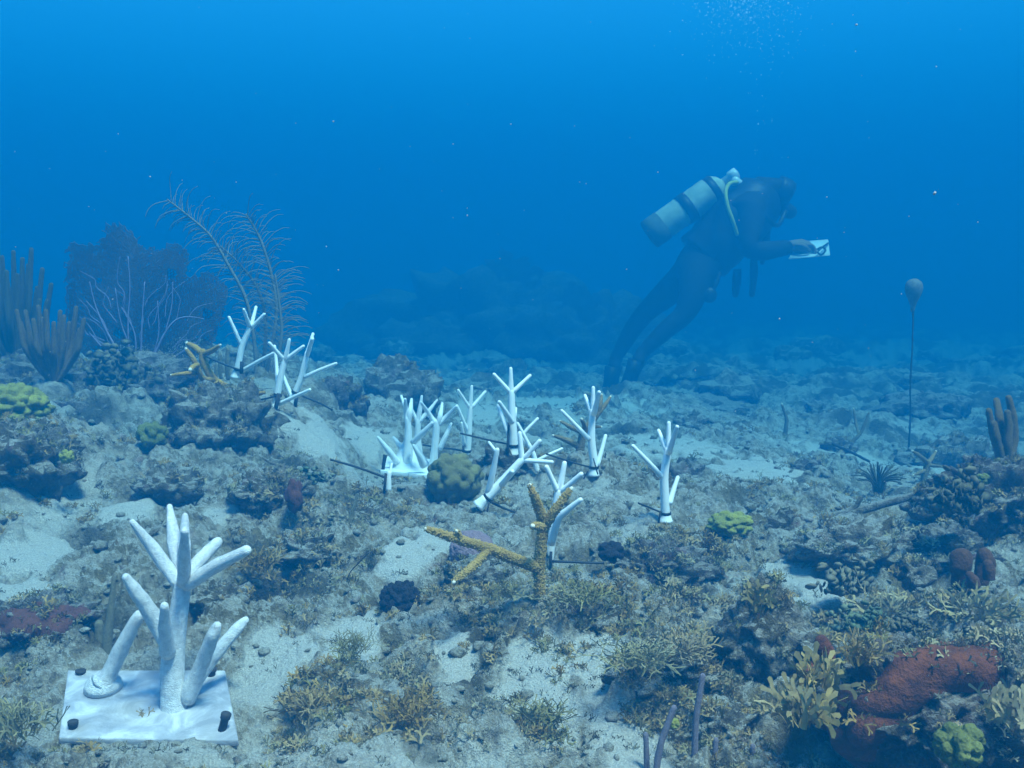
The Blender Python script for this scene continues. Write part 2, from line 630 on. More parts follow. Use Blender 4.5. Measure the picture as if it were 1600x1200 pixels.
# beds under the two base plates
PLATES = []
for _cs, _t in (((at(92, 1157, 1.10), at(373, 1161, 1.10), at(352, 1051, 1.245), at(106, 1051, 1.245)), 0.007), ((at(594, 738, 2.36), at(690, 748, 2.34), at(694, 722, 2.56), at(604, 716, 2.56)), 0.007)):
    _q = np.array(_cs)
    _nn = np.cross(_q[1] - _q[0], _q[3] - _q[0])
    PLATES.append((_q.mean(0), _nn / np.linalg.norm(_nn), (np.ptp(_q[:, 0]) / 2 + .008, np.ptp(_q[:, 1]) / 2 + .006), _t))


CLEAR = [(80, 385, 1172, 1.10), (585, 700, 752, 2.34), (825, 865, 926, 1.35), (270, 415, 616, 2.33), (355, 425, 592, 2.55), (415, 485, 648, 2.3), (722, 745, 713, 2.5), (785, 820, 714, 2.03), (740, 830, 800, 1.74), (846, 945, 892, 1.54),
         (905, 950, 747, 1.94), (1000, 1062, 820, 1.69), (516, 620, 775, 1.84), (665, 756, 788, 1.9), (705, 775, 888, 1.5), (592, 658, 970, 1.35), (190, 235, 600, 2.88), (1488, 1550, 920, 1.34), (1104, 1180, 836, 1.64), (1395, 1435, 724, 3.38),
         (1290, 1438, 812, 1.8), (-30, 70, 668, 1.96), (1135, 1255, 1062, 1.14), (1000, 1125, 1206, 0.97), (60, 130, 596, 2.58), (0, 60, 575, 2.88), (1428, 1470, 758, 2.48), (390, 430, 604, 2.98), (1350, 1395, 780, 2.32)]


def on_plate(P, pad=0.012):
    k = np.zeros(len(P), bool)
    for c, nr_, half, th_ in PLATES:
        k |= (np.abs(P[:, 0] - c[0]) < half[0] + pad) & (np.abs(P[:, 1] - c[1]) < half[1] + pad)
    return k


_res = ANCH[:, 2] - raw_h(ANCH[:, 0].copy(), ANCH[:, 1].copy())


def H(x, y):
    x = np.asarray(x, float).ravel().copy()
    y = np.asarray(y, float).ravel().copy()
    h = raw_h(x, y)
    num = np.zeros_like(x)
    den = np.zeros_like(x)
    for i in range(len(ANCH)):
        sg = 0.035 + 0.012 * ANCH[i, 1]
        w = np.exp(-((x - ANCH[i, 0]) ** 2 + (y - ANCH[i, 1]) ** 2) / (2 * sg * sg))
        num += w * _res[i]
        den += w
    h = h + num / np.maximum(den, 1.0)
    for c, nr_, half, th_ in PLATES:
        k = (np.abs(x - c[0]) < half[0]) & (np.abs(y - c[1]) < half[1])
        zp = c[2] - (nr_[0] * (x - c[0]) + nr_[1] * (y - c[1])) / nr_[2] - th_
        ex = np.maximum(np.abs(x - c[0]) / half[0], np.abs(y - c[1]) / half[1])
        zp = zp + sstep(.72, 1.0, ex) * np.maximum(0, 0.004 + 0.010 * noise2(x, y, 40, 41))
        h = np.where(k, np.minimum(h, zp), h)
    hx, hy, _hz = at(205, 650, 2.42)
    h = h - 0.13 * np.exp(-(((x - hx) / 0.17) ** 2 + ((y - hy) / 0.22) ** 2))
    # open lines of sight down to the feet of the things that stand free in the photograph
    yy = np.maximum(y, 0.05)
    dz = (CAM[2] - h) / yy
    px = 800 + F_PX * x / (yy * (_cp + _sp * dz))          # near enough for a feathered limit
    jit = None
    for p0, p1, py, D in CLEAR:
        f = sstep(p0 - 70, p0, px) * (1 - sstep(p1, p1 + 70, px)) * (y < D - 0.005) * (y > D - 0.75)
        k = f > 0
        if not k.any():
            continue
        if jit is None:
            jit = 0.0035 * noise2(x, y, 60, 31) + 0.0025 * noise2(x, y, 150, 32)
        d = ray((p0 + p1) / 2, py)
        lim = CAM[2] + y * d[2] / d[1] - 0.002 + jit - 0.02 * (D - y)
        f = f * (1 - 0.45 * sstep(D - 0.07, D - 0.004, y))
        h = np.where(k & (h > lim), h + (lim - h) * f, h)
    return h


def ground_at(px, py, d0=0.6, d1=14):
    """First place where the ray through (px, py) meets the sea floor."""
    D = np.geomspace(d0, d1, 1600)
    d = ray(px, py)
    P = CAM + d[None, :] * (D / d[1])[:, None]
    k = np.nonzero(P[:, 2] < H(P[:, 0], P[:, 1]))[0]
    i = k[0] if len(k) else len(D) - 1
    return P[i], D[i]


th = np.concatenate([np.linspace(-math.pi, -0.68, 60)[:-1], np.linspace(-0.68, 0.68, 650), np.linspace(0.68, math.pi, 60)[1:-1]])
rr = np.concatenate([np.geomspace(0.02, 0.75, 24)[:-1], np.geomspace(0.75, 7.0, 680), np.geomspace(7.0, 75, 90)[1:]])
TH, RR = np.meshgrid(th, rr)
GX, GY = (RR * np.sin(TH)).ravel(), (RR * np.cos(TH)).ravel()
GZ = H(GX, GY)
nr, nth = len(rr), len(th)
idx = np.arange(nr * nth).reshape(nr, nth)
i0, i1 = idx[:-1], idx[1:]
Q = np.stack([i0, np.roll(i0, -1, 1), np.roll(i1, -1, 1), i1], 2).reshape(-1, 4)[:, ::-1]
gme = mk_mesh('seafloor', np.stack([GX, GY, GZ], 1), Q, M_GROUND, True)
at_s = gme.attributes.new('sand', 'FLOAT', 'POINT')
at_s.data.foreach_set('value', sand_mask(GX, GY).astype(np.float32))
# dark algal turf: patchy close by, far part paints floor darker toward haze
_r = np.sqrt(GX * GX + GY * GY)
_t = 0.04 + 0.75 * noise2(GX, GY, 5.0, 51) + 0.45 * noise2(GX, GY, 14.0, 52) + 0.42 * sstep(2.6, 6.0, _r)
_t = np.clip(_t * (1 - sstep(.45, .8, sand_mask(GX, GY))), 0, 1)
at_t = gme.attributes.new('turf', 'FLOAT', 'POINT')
at_t.data.foreach_set('value', _t.astype(np.float32))
seafloor = bpy.data.objects.new('seafloor', gme)
COL.objects.link(seafloor)
seafloor['kind'] = 'structure'
seafloor['label'] = 'pale sandy sea floor crusted with dead reef rubble'


# ------------------------------------------------------------------ water
def make_haze():
    x0, x1, y0, y1, z0, z1 = -80, 80, -80, 85, -3.5, 3.6
    V = [(x, y, z) for z in (z0, z1) for y in (y0, y1) for x in (x0, x1)]
    Fc = [(0, 2, 3, 1), (4, 5, 7, 6), (0, 1, 5, 4), (1, 3, 7, 5), (3, 2, 6, 7), (2, 0, 4, 6)]
    mt = bpy.data.materials.new('water_haze')
    mt.use_nodes = True
    nt = mt.node_tree
    nt.nodes.clear()
    out = nt.nodes.new('ShaderNodeOutputMaterial')
    pv = nt.nodes.new('ShaderNodeVolumePrincipled')
    pv.inputs['Color'].default_value = (*HAZE_COLOR, 1)
    pv.inputs['Absorption Color'].default_value = (*HAZE_ABS, 1)
    pv.inputs['Density'].default_value = HAZE_DENSITY
    pv.inputs['Anisotropy'].default_value = 0.0
    nt.links.new(pv.outputs[0], out.inputs['Volume'])
    o = part('haze', V, Fc, mt, smooth=False)
    o['kind'] = 'stuff'
    o['label'] = 'clear blue sea water fading the distance'
    o.display_type = 'WIRE'
    return o


make_haze()


# ------------------------------------------------------------------ rocks
ROCKS = []


def rock(c, rad, label, mat=None, sub=5, seed=0, name='reef_rock', rough=0.34, flat=0.0, sink=0.0, group=None, cat='rock', lumps=0.20, pits=0.5, under=0.42, lift=0.22, taper=0.0):
    V, Fc = ico(sub)
    c = np.asarray(c, float)
    rad = np.asarray(rad, float)
    q = V * rad
    s = 1.0 / max(rad.max(), 0.03)
    n = fbm3(V * 1.5 + seed, 2, seed) * 0.75 + fbm3(q * (s * 5.0) + seed, 3, seed + 3, 0.5) * 0.38
    lump = np.abs(noise3(q * (s * 3.2), seed + 9))
    fine = fbm3(q * 40, 3, seed + 5, 0.7) * 0.011 + np.abs(noise3(q * 120, seed + 6)) * 0.006
    pit = sstep(0.18, 0.55, noise3(q * (s * 6.5), seed + 12)) * pits
    k = 1 + rough * n - lumps * lump - 0.22 * pit
    P = q * k[:, None] + V * fine[:, None]
    zz = np.clip(-P[:, 2] / rad[2], 0, 1.2)
    P[:, :2] *= (1 - under * zz)[:, None]
    P[:, :2] *= (1 - taper * np.clip(P[:, 2] / rad[2], 0, 1.3))[:, None]
    if flat > 0:
        z = P[:, 2]
        top = rad[2] * (1 - flat)
        P[:, 2] = np.where(z > top, top + (z - top) * 0.35, z)
    c = c + np.array([0, 0, lift * rad[2]])
    P = P + c
    o = part(name, P, Fc, mat or M_ROCK, None, c)
    tag(o, label, cat, group)
    ROCKS.append((P, Fc))
    o['_k'] = 0
    del o['_k']
    return o


def rk(px, py, D, rx, rz, label, ry=None, **kw):
    """Rock with its centre at the pixel and half sizes in pixels."""
    r = (m(rx, D), m(ry or (rx * 0.8), D), m(rz, D))
    if D > 2.45:
        kw['sub'] = 4
    return rock(at(px, py, D + r[1] * 0.5), r, label, **kw)


rk(205, 622, 2.68, 105, 56, 'dark overhanging ledge of reef rock under the sea fan', mat=M_ROCKD, seed=1, rough=0.5)  # dark rock colour stands in for the overhang's shade
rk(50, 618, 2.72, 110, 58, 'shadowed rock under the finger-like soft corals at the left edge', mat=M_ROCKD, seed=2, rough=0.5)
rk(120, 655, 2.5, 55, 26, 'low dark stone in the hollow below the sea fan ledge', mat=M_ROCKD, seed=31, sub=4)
rk(26, 742, 1.76, 104, 74, 'big crusted rock at the left edge below the yellow-green coral', seed=3, rough=0.42)
rk(345, 695, 2.15, 98, 84, 'steep brown rock face below the brown staghorn at the left', seed=4, rough=0.45)
rk(418, 690, 2.35, 70, 55, 'rounded sediment-covered rock under the paired white corals', seed=41, rough=0.3)
rk(425, 785, 1.74, 62, 44, 'ragged rock with a dark right side left of the lone peg', seed=5, rough=0.45)
rk(265, 770, 1.86, 55, 34, 'low knobbly rock behind the tall frosted coral tips', seed=6, sub=4)
rk(250, 885, 1.6, 42, 34, 'dark reddish stone behind the tall frosted coral trunk', mat=M_ROCKD, seed=61, sub=4)
rk(525, 645, 2.75, 50, 44, 'dark rock just right of the paired white corals', mat=M_ROCKD, seed=7, sub=4, rough=0.45)
rk(632, 632, 3.25, 62, 58, 'tall hazy rock behind the group of frosted white branches', seed=8, rough=0.5)
rk(610, 680, 3.0, 45, 24, 'low stone at the foot of the tall hazy rock', seed=81, sub=4)
rk(835, 975, 1.36, 145, 50, 'wide flat-topped rock carrying the front brown staghorn', seed=9, rough=0.4, flat=0.35, ry=95)
rk(930, 980, 1.30, 60, 34, 'rounded right shoulder of rock beside the front staghorn', seed=91, sub=4)
rk(1030, 900, 1.52, 85, 40, 'dark hollowed rock right of the front staghorn and its black tie', mat=M_ROCKD, seed=10, rough=0.55)
rk(1195, 1000, 1.15, 72, 100, 'pointed cone-shaped rock topped with yellow seaweed', seed=111, rough=0.3, ry=55, under=0.0, lift=0.1, taper=0.5)
rk(1045, 1058, 1.16, 100, 48, 'seaweed-covered rock left of the pointed rock', seed=12, rough=0.42)
rk(1130, 1150, 1.06, 60, 40, 'pale rock behind the purple rods at the bottom edge', seed=13, sub=5)
BIG = rk(1475, 1125, 0.93, 225, 142, 'large dark rock with red sponge in the lower right corner', mat=M_ROCKD, seed=14, rough=0.36, ry=120, sub=6, under=0.6, lift=0.0)  # dark material supplies the shade below its overhang
BIG_PF = ROCKS[-1]
rk(1590, 1090, 0.92, 70, 75, 'pinkish crusted rock at the right edge beside the red sponge', seed=141)
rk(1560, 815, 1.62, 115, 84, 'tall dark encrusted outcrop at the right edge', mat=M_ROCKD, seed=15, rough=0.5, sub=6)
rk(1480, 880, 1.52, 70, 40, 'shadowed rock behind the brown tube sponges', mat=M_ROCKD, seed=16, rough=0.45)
rk(1330, 872, 1.55, 100, 50, 'broad pale sediment-covered rock right of centre', seed=17, rough=0.4)
rk(1425, 905, 1.38, 26, 30, 'upright pale stone beside the small dark hole', seed=171, sub=4, rough=0.3)
rk(1230, 840, 1.78, 40, 36, 'dark knobbly rock right of the low yellow-green coral', mat=M_ROCKD, seed=18, sub=4)
rk(942, 775, 1.97, 52, 32, 'dark rock under the white coral with the brown staghorn behind', mat=M_ROCKD, seed=19, sub=5)
rk(800, 748, 2.02, 60, 38, 'algae-covered rock between the boulder coral and the white corals', mat=M_ROCKD, seed=20, sub=5)
rk(560, 1100, 1.15, 130, 42, 'low mound overgrown with brown seaweed near the bottom edge', seed=21, rough=0.3, ry=95)
rk(60, 985, 1.32, 95, 42, 'maroon-crusted stone left of the tall frosted coral', mat=M_ROCKD, seed=22, rough=0.45)
MAR_PF = ROCKS[-1]
rk(25, 880, 1.62, 70, 30, 'pale crumbly rock at the left edge above the maroon crust', seed=23, sub=5)
rk(345, 960, 1.42, 60, 40, 'pale crusted stone right of the tall frosted coral', seed=24, sub=5)
PAL_PF = ROCKS[-1]
rk(480, 865, 1.6, 62, 28, 'low seaweed-tufted rock below the ragged rock', seed=25, sub=5)
rk(575, 820, 1.75, 60, 26, 'low crust of rubble below the lone peg', seed=26, sub=5)
rk(740, 905, 1.47, 50, 26, 'small crusted stone left of the front staghorn base', seed=27, sub=4)
rk(1520, 950, 1.27, 55, 26, 'small rock under the bushy yellow seaweed at the right', seed=28, sub=5)
rk(1270, 1020, 1.14, 40, 26, 'small crusted rock between pointed rock and red sponge', seed=29, sub=5)
rk(1065, 760, 2.3, 46, 34, 'dark rock behind the lone white coral at right', mat=M_ROCKD, seed=30, sub=4)
rk(1160, 800, 2.0, 36, 18, 'small mound right of the lone white coral', seed=301, sub=4)
rk(1265, 745, 2.5, 36, 22, 'dark lump of rock left of the small bushy soft coral', mat=M_ROCKD, seed=32, sub=4)
rk(1440, 650, 4.2, 75, 34, 'hazy dark rock behind the float line', mat=M_ROCKD, seed=33, sub=4)
rk(1310, 708, 3.3, 28, 18, 'small rock carrying the thin forked coral in mid distance', mat=M_ROCKD, seed=34, sub=4)
rk(1100, 655, 4.4, 90, 28, 'hazy low reef patch below the diver', mat=M_ROCKD, seed=35, sub=4)
rk(1010, 680, 3.6, 48, 18, 'hazy rock right of the white coral with brown branches', seed=36, sub=4)

# hazy coral heads and stones of the mid distance
_k = 0
for _i in range(400):
    X, Y = RNG.uniform(-5.5, 6.0), RNG.uniform(2.9, 9.5)
    if abs(X) > 0.62 * Y or RNG.random() > 0.16 + 0.04 * Y:
        continue
    if -0.1 < X < 1.0 and 4.8 < Y < 6.0:
        continue
    z = float(H([X], [Y])[0])
    r = RNG.uniform(0.06, 0.17) * (0.6 + 0.10 * Y)
    rock((X, Y, z + r * 0.1), (r, r * RNG.uniform(.7, 1.0), r * RNG.uniform(.55, .9)), 'dark coral-crusted stone fading into the blue distance', M_ROCK, 4 if Y < 4.5 else 3, 200 + _i, rough=0.55, lift=-0.15, under=0.1, group='hazy stones of the far sea floor')
    _k += 1
    if _k >= 46:
        break

rock((-0.2, 9.2, -0.1), (1.25, 0.8, 0.80), 'broad dark reef mound barely visible behind the white corals', M_MOUND, 5, 301, name='reef_mound', rough=0.5, cat='reef mound')
rock((0.62, 8.6, -0.1), (0.75, 0.5, 0.60), 'dim reef mound left of the diver fading into blue', M_MOUND, 5, 302, name='reef_mound', rough=0.5, cat='reef mound')
rock((-0.75, 8.6, 0.0), (0.6, 0.5, 0.34), 'dim low reef mound behind the frosted branches', M_MOUND, 4, 303, name='reef_mound', rough=0.5, cat='reef mound')


# ------------------------------------------------------------------ small rubble
def merge_protos(protos, pos, rot, scl):
    """protos: list of (V, F tri array); one instance per pos with 3x3 rot and scale."""
    Vs, Fs, n = [], [], 0
    for k in range(len(pos)):
        V, Fc = protos[k % len(protos)]
        Vs.append((V * scl[k]) @ rot[k].T + pos[k])
        Fs.append(Fc + n)
        n += len(V)
    return np.concatenate(Vs), np.concatenate(Fs)


def rand_rot(n, tilt=math.pi):
    out = []
    for _ in range(n):
        a = RNG.uniform(0, 2 * math.pi)
        b = RNG.uniform(0, tilt)
        c = RNG.uniform(0, 2 * math.pi)
        out.append(np.array(Matrix.Rotation(c, 3, 'Z') @ Matrix.Rotation(b, 3, 'X') @ Matrix.Rotation(a, 3, 'Z')))
    return out


def scatter_xy(n, dens=None, rmin=0.75, rmax=5.0):
    """Random points on the sea floor in front of the camera, thinning out with distance."""
    out = []
    got = 0
    while got < n:
        k = n * 2
        r = np.exp(RNG.uniform(math.log(rmin), math.log(rmax), k))
        a = RNG.uniform(-0.62, 0.62, k)
        x, y = r * np.sin(a), r * np.cos(a)
        keep = np.ones(k, bool) if dens is None else RNG.random(k) < dens(x, y)
        P = np.stack([x[keep], y[keep]], 1)
        out.append(P)
        got += len(P)
    P = np.concatenate(out)[:n]
    P = P[~on_plate(P)]
    return np.column_stack([P, H(P[:, 0], P[:, 1])])


protos = []
for s in range(8):
    V, Fc = ico(1)
    k = 1 + 0.45 * fbm3(V * 1.3 + s * 5, 2, s)
    protos.append((V * k[:, None] * np.array([1.0, RNG.uniform(.5, .9), RNG.uniform(.35, .7)]), Fc))
pts = scatter_xy(5200, lambda x, y: 0.25 + 0.75 * (1 - sstep(.35, .7, sand_mask(x, y))))
NP = len(pts)
scl = np.minimum(np.exp(RNG.normal(-5.35, 0.55, NP)), 0.013) * (0.7 + 0.22 * pts[:, 1])
pts[:, 2] += scl * 0.15
V, Fc = merge_protos(protos, pts, rand_rot(NP, 0.8), scl)
o = part('rubble', V, Fc, M_RUBBLE)
tag(o, 'small broken bits of dead coral strewn over the sea floor', 'rubble', None, 'stuff')


# ------------------------------------------------------------------ seaweed
def blade(L, w, rng, forks=2, curl=0.5):
    """Flat ribbon that forks; returns V, F (tris, two-sided)."""
    V, Fc = [], []

    def grow(p, d, side, L, w, lev):
        nseg = 2
        b0 = len(V)
        for i in range(nseg + 1):
            t = i / nseg
            ww = w * (0.75 + 0.5 * t)
            V.append(p - side * ww / 2)
            V.append(p + side * ww / 2)
            if i < nseg:
                d = d + rng.normal(size=3) * 0.22 * curl + np.array([0, 0, -0.06])
                d /= np.linalg.norm(d)
                p = p + d * L / nseg
        for i in range(nseg):
            a = b0 + 2 * i
            Fc.append((a, a + 1, a + 3))
            Fc.append((a, a + 3, a + 2))
        if lev > 0:
            for sg in (-1, 1):
                d2 = d + side * sg * rng.uniform(0.45, 0.9) + rng.normal(size=3) * 0.15
                d2 /= np.linalg.norm(d2)
                s2 = side - d2 * np.dot(side, d2)
                s2 /= np.linalg.norm(s2)
                grow(p + side * sg * w * 0.25, d2, s2, L * 0.75, w * 0.8, lev - 1)
        else:
            # rounded notch tip
            e = len(V)
            V.append(p + d * w * 0.5)
            Fc.append((e - 2, e - 1, e))

    a = rng.uniform(0, 2 * math.pi)
    lean = rng.uniform(0.15, 1.1)
    d = np.array([math.cos(a) * lean, math.sin(a) * lean, 1.0])
    d /= np.linalg.norm(d)
    side = np.cross(d, rng.normal(size=3))
    side /= np.linalg.norm(side)
    grow(np.array([math.cos(a), math.sin(a), 0]) * rng.uniform(0, 0.35) * L, d, side, L, w, forks)
    return np.array(V), np.array(Fc)


def tuft(rng, nb, L, w, forks=2, curl=0.5, spread=0.3):
    Vs, Fs, n = [], [], 0
    for _ in range(nb):
        V, Fc = blade(L * rng.uniform(.6, 1.2), w * rng.uniform(.7, 1.2), rng, forks, curl)
        V = V + np.array([rng.normal() * spread, rng.normal() * spread, 0])
        Vs.append(V)
        Fs.append(Fc + n)
        n += len(V)
    return np.concatenate(Vs), np.concatenate(Fs)


def leaf_mat(name, c1, c2, scale=90):
    mt, nt, b = new_mat(name)
    g = geo_pos(nt)
    n = tex_noise(nt, scale, 4, 0.6, g.outputs['Position'])
    n2 = tex_noise(nt, 7, 3, 0.6, g.outputs['Position'])
    c = ramp(nt, n, [(0.3, c2), (0.7, c1)])
    c = mixc(nt, ramp(nt, n2, [(0.4, (0, 0, 0)), (0.7, (0.6, 0.6, 0.6))]), c, (0.34, 0.31, 0.23))
    nt.links.new(c, b.inputs['Base Color'])
    b.inputs['Roughness'].default_value = 0.7
    b.inputs['Specular IOR Level'].default_value = 0.2
    return mt


M_BROWN = leaf_mat('brown_algae', (0.36, 0.235, 0.07), (0.17, 0.105, 0.03))
M_OLIVE = leaf_mat('olive_algae', (0.29, 0.245, 0.085), (0.13, 0.11, 0.04))
M_TURF = leaf_mat('dark_turf', (0.12, 0.11, 0.06), (0.05, 0.045, 0.03))
M_PALEW = leaf_mat('pale_yellow_algae', (0.38, 0.28, 0.09), (0.20, 0.14, 0.045))
M_GREEN = leaf_mat('green_disc_algae', (0.07, 0.13, 0.06), (0.03, 0.055, 0.035))

rng = np.random.default_rng(21)
T_DIC = [tuft(rng, 9, 0.5, 0.20, 2, 0.7, 0.35) for _ in range(8)]
T_TURF = [tuft(rng, 8, 0.5, 0.16, 1, 1.0, 0.45) for _ in range(8)]

PATCH = [(560, 1100, 1.15, 140, 1.0), (470, 860, 1.6, 80, .8), (590, 810, 1.75, 80, .6), (1060, 1050, 1.15, 110, 1.0), (850, 955, 1.36, 150, .8), (940, 985, 1.3, 80, .9), (1090, 860, 1.6, 90, .8), (1100, 980, 1.3, 90, .8), (40, 1130, 1.1, 60, 1.0),
         (400, 870, 1.6, 60, .8), (850, 1110, 1.13, 70, .9), (20, 700, 1.9, 90, .6), (1180, 930, 1.4, 120, .7), (1400, 960, 1.3, 130, .6), (150, 800, 1.8, 60, .6), (1200, 780, 2.1, 120, .6), (560, 790, 1.85, 60, .6), (1040, 770, 2.2, 80, .5), (700, 950, 1.4, 70, .7), (60, 1000, 1.3, 80, .7)]
PATCH_W = np.array([[*at(a, b, c)[:2], m(d, c), e] for a, b, c, d, e in PATCH])


def weed_density(x, y):
    d = 0.10 * sstep(-.1, .35, noise2(x, y, 4.5, 21)) * (1 - sstep(.4, .7, sand_mask(x, y)))
    for cx, cy, r, e in PATCH_W:
        q = np.sqrt((x - cx) ** 2 + ((y - cy) / 1.3) ** 2) / r
        d = np.maximum(d, e * (1 - sstep(0.4, 1.1, q)) * sstep(-.25, .3, noise2(x, y, 16, 22)))
    return d


def rock_points(n, up=0.25):
    """Points on the upper faces of the near rocks."""
    out, wt = [], []
    for P, Fc in ROCKS:
        c = P.mean(0)
        if c[1] > 3.4:
            continue
        A, B, C = P[Fc[:, 0]], P[Fc[:, 1]], P[Fc[:, 2]]
        nn = np.cross(B - A, C - A)
        ar = np.linalg.norm(nn, axis=1) / 2
        nz = nn[:, 2] / (2 * ar + 1e-12)
        ce = (A + B + C) / 3
        g = (nz > up)
        q = 0.25 + sstep(-.15, .3, noise3(ce * 11, 33))
        out.append(ce[g])
        wt.append(ar[g] * q[g] / max(c[1], 0.9) ** 1.5)
    P = np.concatenate(out)
    w = np.concatenate(wt)
    k = RNG.choice(len(P), n, p=w / w.sum())
    P = P[k]
    return P[~on_plate(P)]


def weed_field(name, label, mat, protos, n_ground, n_rock, smin, smax, dens):
    P = scatter_xy(n_ground, dens, 0.8, 4.2)
    if n_rock:
        P = np.vstack([P, rock_points(n_rock)])
    n = len(P)
    s = RNG.uniform(smin, smax, n) * (0.85 + 0.12 * P[:, 1])
    P[:, 2] -= 0.002
    V, Fc = merge_protos(protos, P, rand_rot(n, 0.5), s)
    o = part(name, V, Fc, mat, smooth=False)
    tag(o, label, 'seaweed', None, 'stuff')
    return o


weed_field('brown_seaweed', 'brown forked seaweed growing over rocks and rubble', M_BROWN, T_DIC, 1600, 600, 0.007, 0.016, weed_density)
weed_field('olive_seaweed', 'olive forked seaweed growing in patches over rocks', M_OLIVE, T_DIC[::-1], 1000, 700, 0.006, 0.014, weed_density)
weed_field('algae_turf', 'short dark algae fuzz coating rocks and rubble', M_TURF, T_TURF, 3200, 2400, 0.005, 0.011, lambda x, y: np.clip(weed_density(x, y) + 0.12, 0, 1))


# single clumps that stand out
def clump(px, py, D, h_px, w_px, label, mat, nb=26, blade_w=0.16, forks=2, group=None, name='seaweed_clump'):
    if mat in (M_OLIVE, M_BROWN) and nb > 10:
        nb, blade_w = int(nb * 2.2), blade_w * 0.55
    r = np.random.default_rng(int(px * 7 + py))
    if mat is M_PALEW:
        base = at(px, py, D)
        root = thing(name, base, label, 'seaweed', group)
        for _ in range(nb):
            V, Fc = tuft(r, 1, 0.52, blade_w, forks, 0.6, 0.34)
            V = V * np.array([m(w_px, D) * 0.75, m(w_px, D) * 0.6, m(h_px, D) * 0.85])
            part('blade', V + base, Fc, mat, root, smooth=False)
        return root
    V, Fc = tuft(r, nb, 0.52, blade_w, forks, 0.6, 0.34)
    V = V * np.array([m(w_px, D) * 0.75, m(w_px, D) * 0.6, m(h_px, D) * 0.85])
    base = at(px, py, D)
    root = thing(name, base, label, 'seaweed', group)
    o = part('blades', V + base, Fc, mat, root, smooth=False)
    o['kind'] = 'stuff'
    return root


clump(1255, 1130, 0.86, 70, 70, 'large pale yellow seaweed hanging beside the red sponge', M_PALEW, 30, 0.22)
clump(1275, 1075, 0.88, 60, 60, 'broad-bladed yellow seaweed on the left end of the red sponge', M_PALEW, 24, 0.24)
clump(1340, 1035, 0.93, 46, 50, 'brown seaweed tuft above the middle of the red sponge rock', M_BROWN, 24, 0.2)
clump(1185, 955, 1.15, 48, 44, 'yellow seaweed crowning the pointed rock', M_PALEW, 20, 0.2)
clump(1535, 975, 1.22, 52, 70, 'bushy yellow seaweed below the brown tube sponges', M_PALEW, 44, 0.12)
clump(1385, 965, 1.27, 42, 60, 'spreading pale seaweed left of the bushy yellow one', M_PALEW, 40, 0.10)
clump(550, 1020, 1.22, 36, 48, 'fuzzy pale seaweed tuft on sand left of the low mound', M_OLIVE, 40, 0.07)
clump(640, 1130, 1.08, 48, 60, 'brown seaweed on the right end of the low mound', M_BROWN, 30, 0.16)
clump(480, 1115, 1.10, 44, 60, 'brown seaweed on the left end of the low mound', M_BROWN, 30, 0.16)
clump(30, 1150, 1.04, 60, 60, 'olive seaweed left of the frosted base plate', M_OLIVE, 34, 0.14)
clump(405, 890, 1.52, 36, 44, 'brown seaweed beside the right tip of the tall frosted coral', M_BROWN, 28, 0.16)
clump(845, 1130, 1.10, 40, 60, 'tan seaweed patch on sand near the bottom centre', M_OLIVE, 34, 0.14)
clump(1580, 1130, 0.88, 60, 60, 'pale frilly seaweed at the right edge by the red sponge', M_PALEW, 24, 0.2)
clump(790, 935, 1.30, 30, 44, 'short tan seaweed left of the front staghorn base', M_OLIVE, 26, 0.12)
clump(905, 945, 1.28, 36, 60, 'fuzzy tan seaweed right of the front staghorn base', M_OLIVE, 30, 0.10)
clump(1000, 1040, 1.10, 44, 70, 'olive seaweed on the rock left of the pointed rock', M_OLIVE, 40, 0.12)
clump(1075, 1030, 1.12, 44, 60, 'tan seaweed at the left foot of the pointed rock', M_BROWN, 34, 0.14)
clump(230, 1120, 1.06, 14, 18, 'tiny tan seaweed scrap lying on the frosted base plate', M_BROWN, 6, 0.2)


def disc_algae(px, py, D, w_px, h_px, n, label, mat=M_GREEN, dsize=0.10):
    """Clump of small upright rounded leaf discs."""
    r = np.random.default_rng(int(px + py * 3))
    mb = MB()
    base = at(px, py, D)
    W, Hh = m(w_px, D), m(h_px, D)
    for _ in range(int(n * 2.2)):
        c = np.array([r.normal() * .24 * W, r.uniform(-.3, .3) * W * .6, abs(r.normal()) * Hh * .35 + 0.002])
        nrm = r.normal(size=3) * np.array([1, 1, .6])
        nrm /= np.linalg.norm(nrm)
        s = dsize * Hh * r.uniform(.7, 1.3) * 1.6
        a = np.cross(nrm, [0, 0, 1.0])
        a /= np.linalg.norm(a) + 1e-9
        b = np.cross(nrm, a)
        ang = np.linspace(0, 2 * math.pi, 7, endpoint=False)
        rim = base + c + s * (np.cos(ang)[:, None] * a + 0.8 * np.sin(ang)[:, None] * b)
        Vv = np.vstack([rim, [base + c + nrm * s * .22], [base + c - nrm * s * .12]])
        Fv = [(i, (i + 1) % 7, 7) for i in range(7)] + [((i + 1) % 7, i, 8) for i in range(7)]
        mb.add(Vv, Fv)
    root = thing('disc_algae', base, label, 'seaweed')
    o = mb.build('leaves', mat, root)
    o['kind'] = 'stuff'
    return root


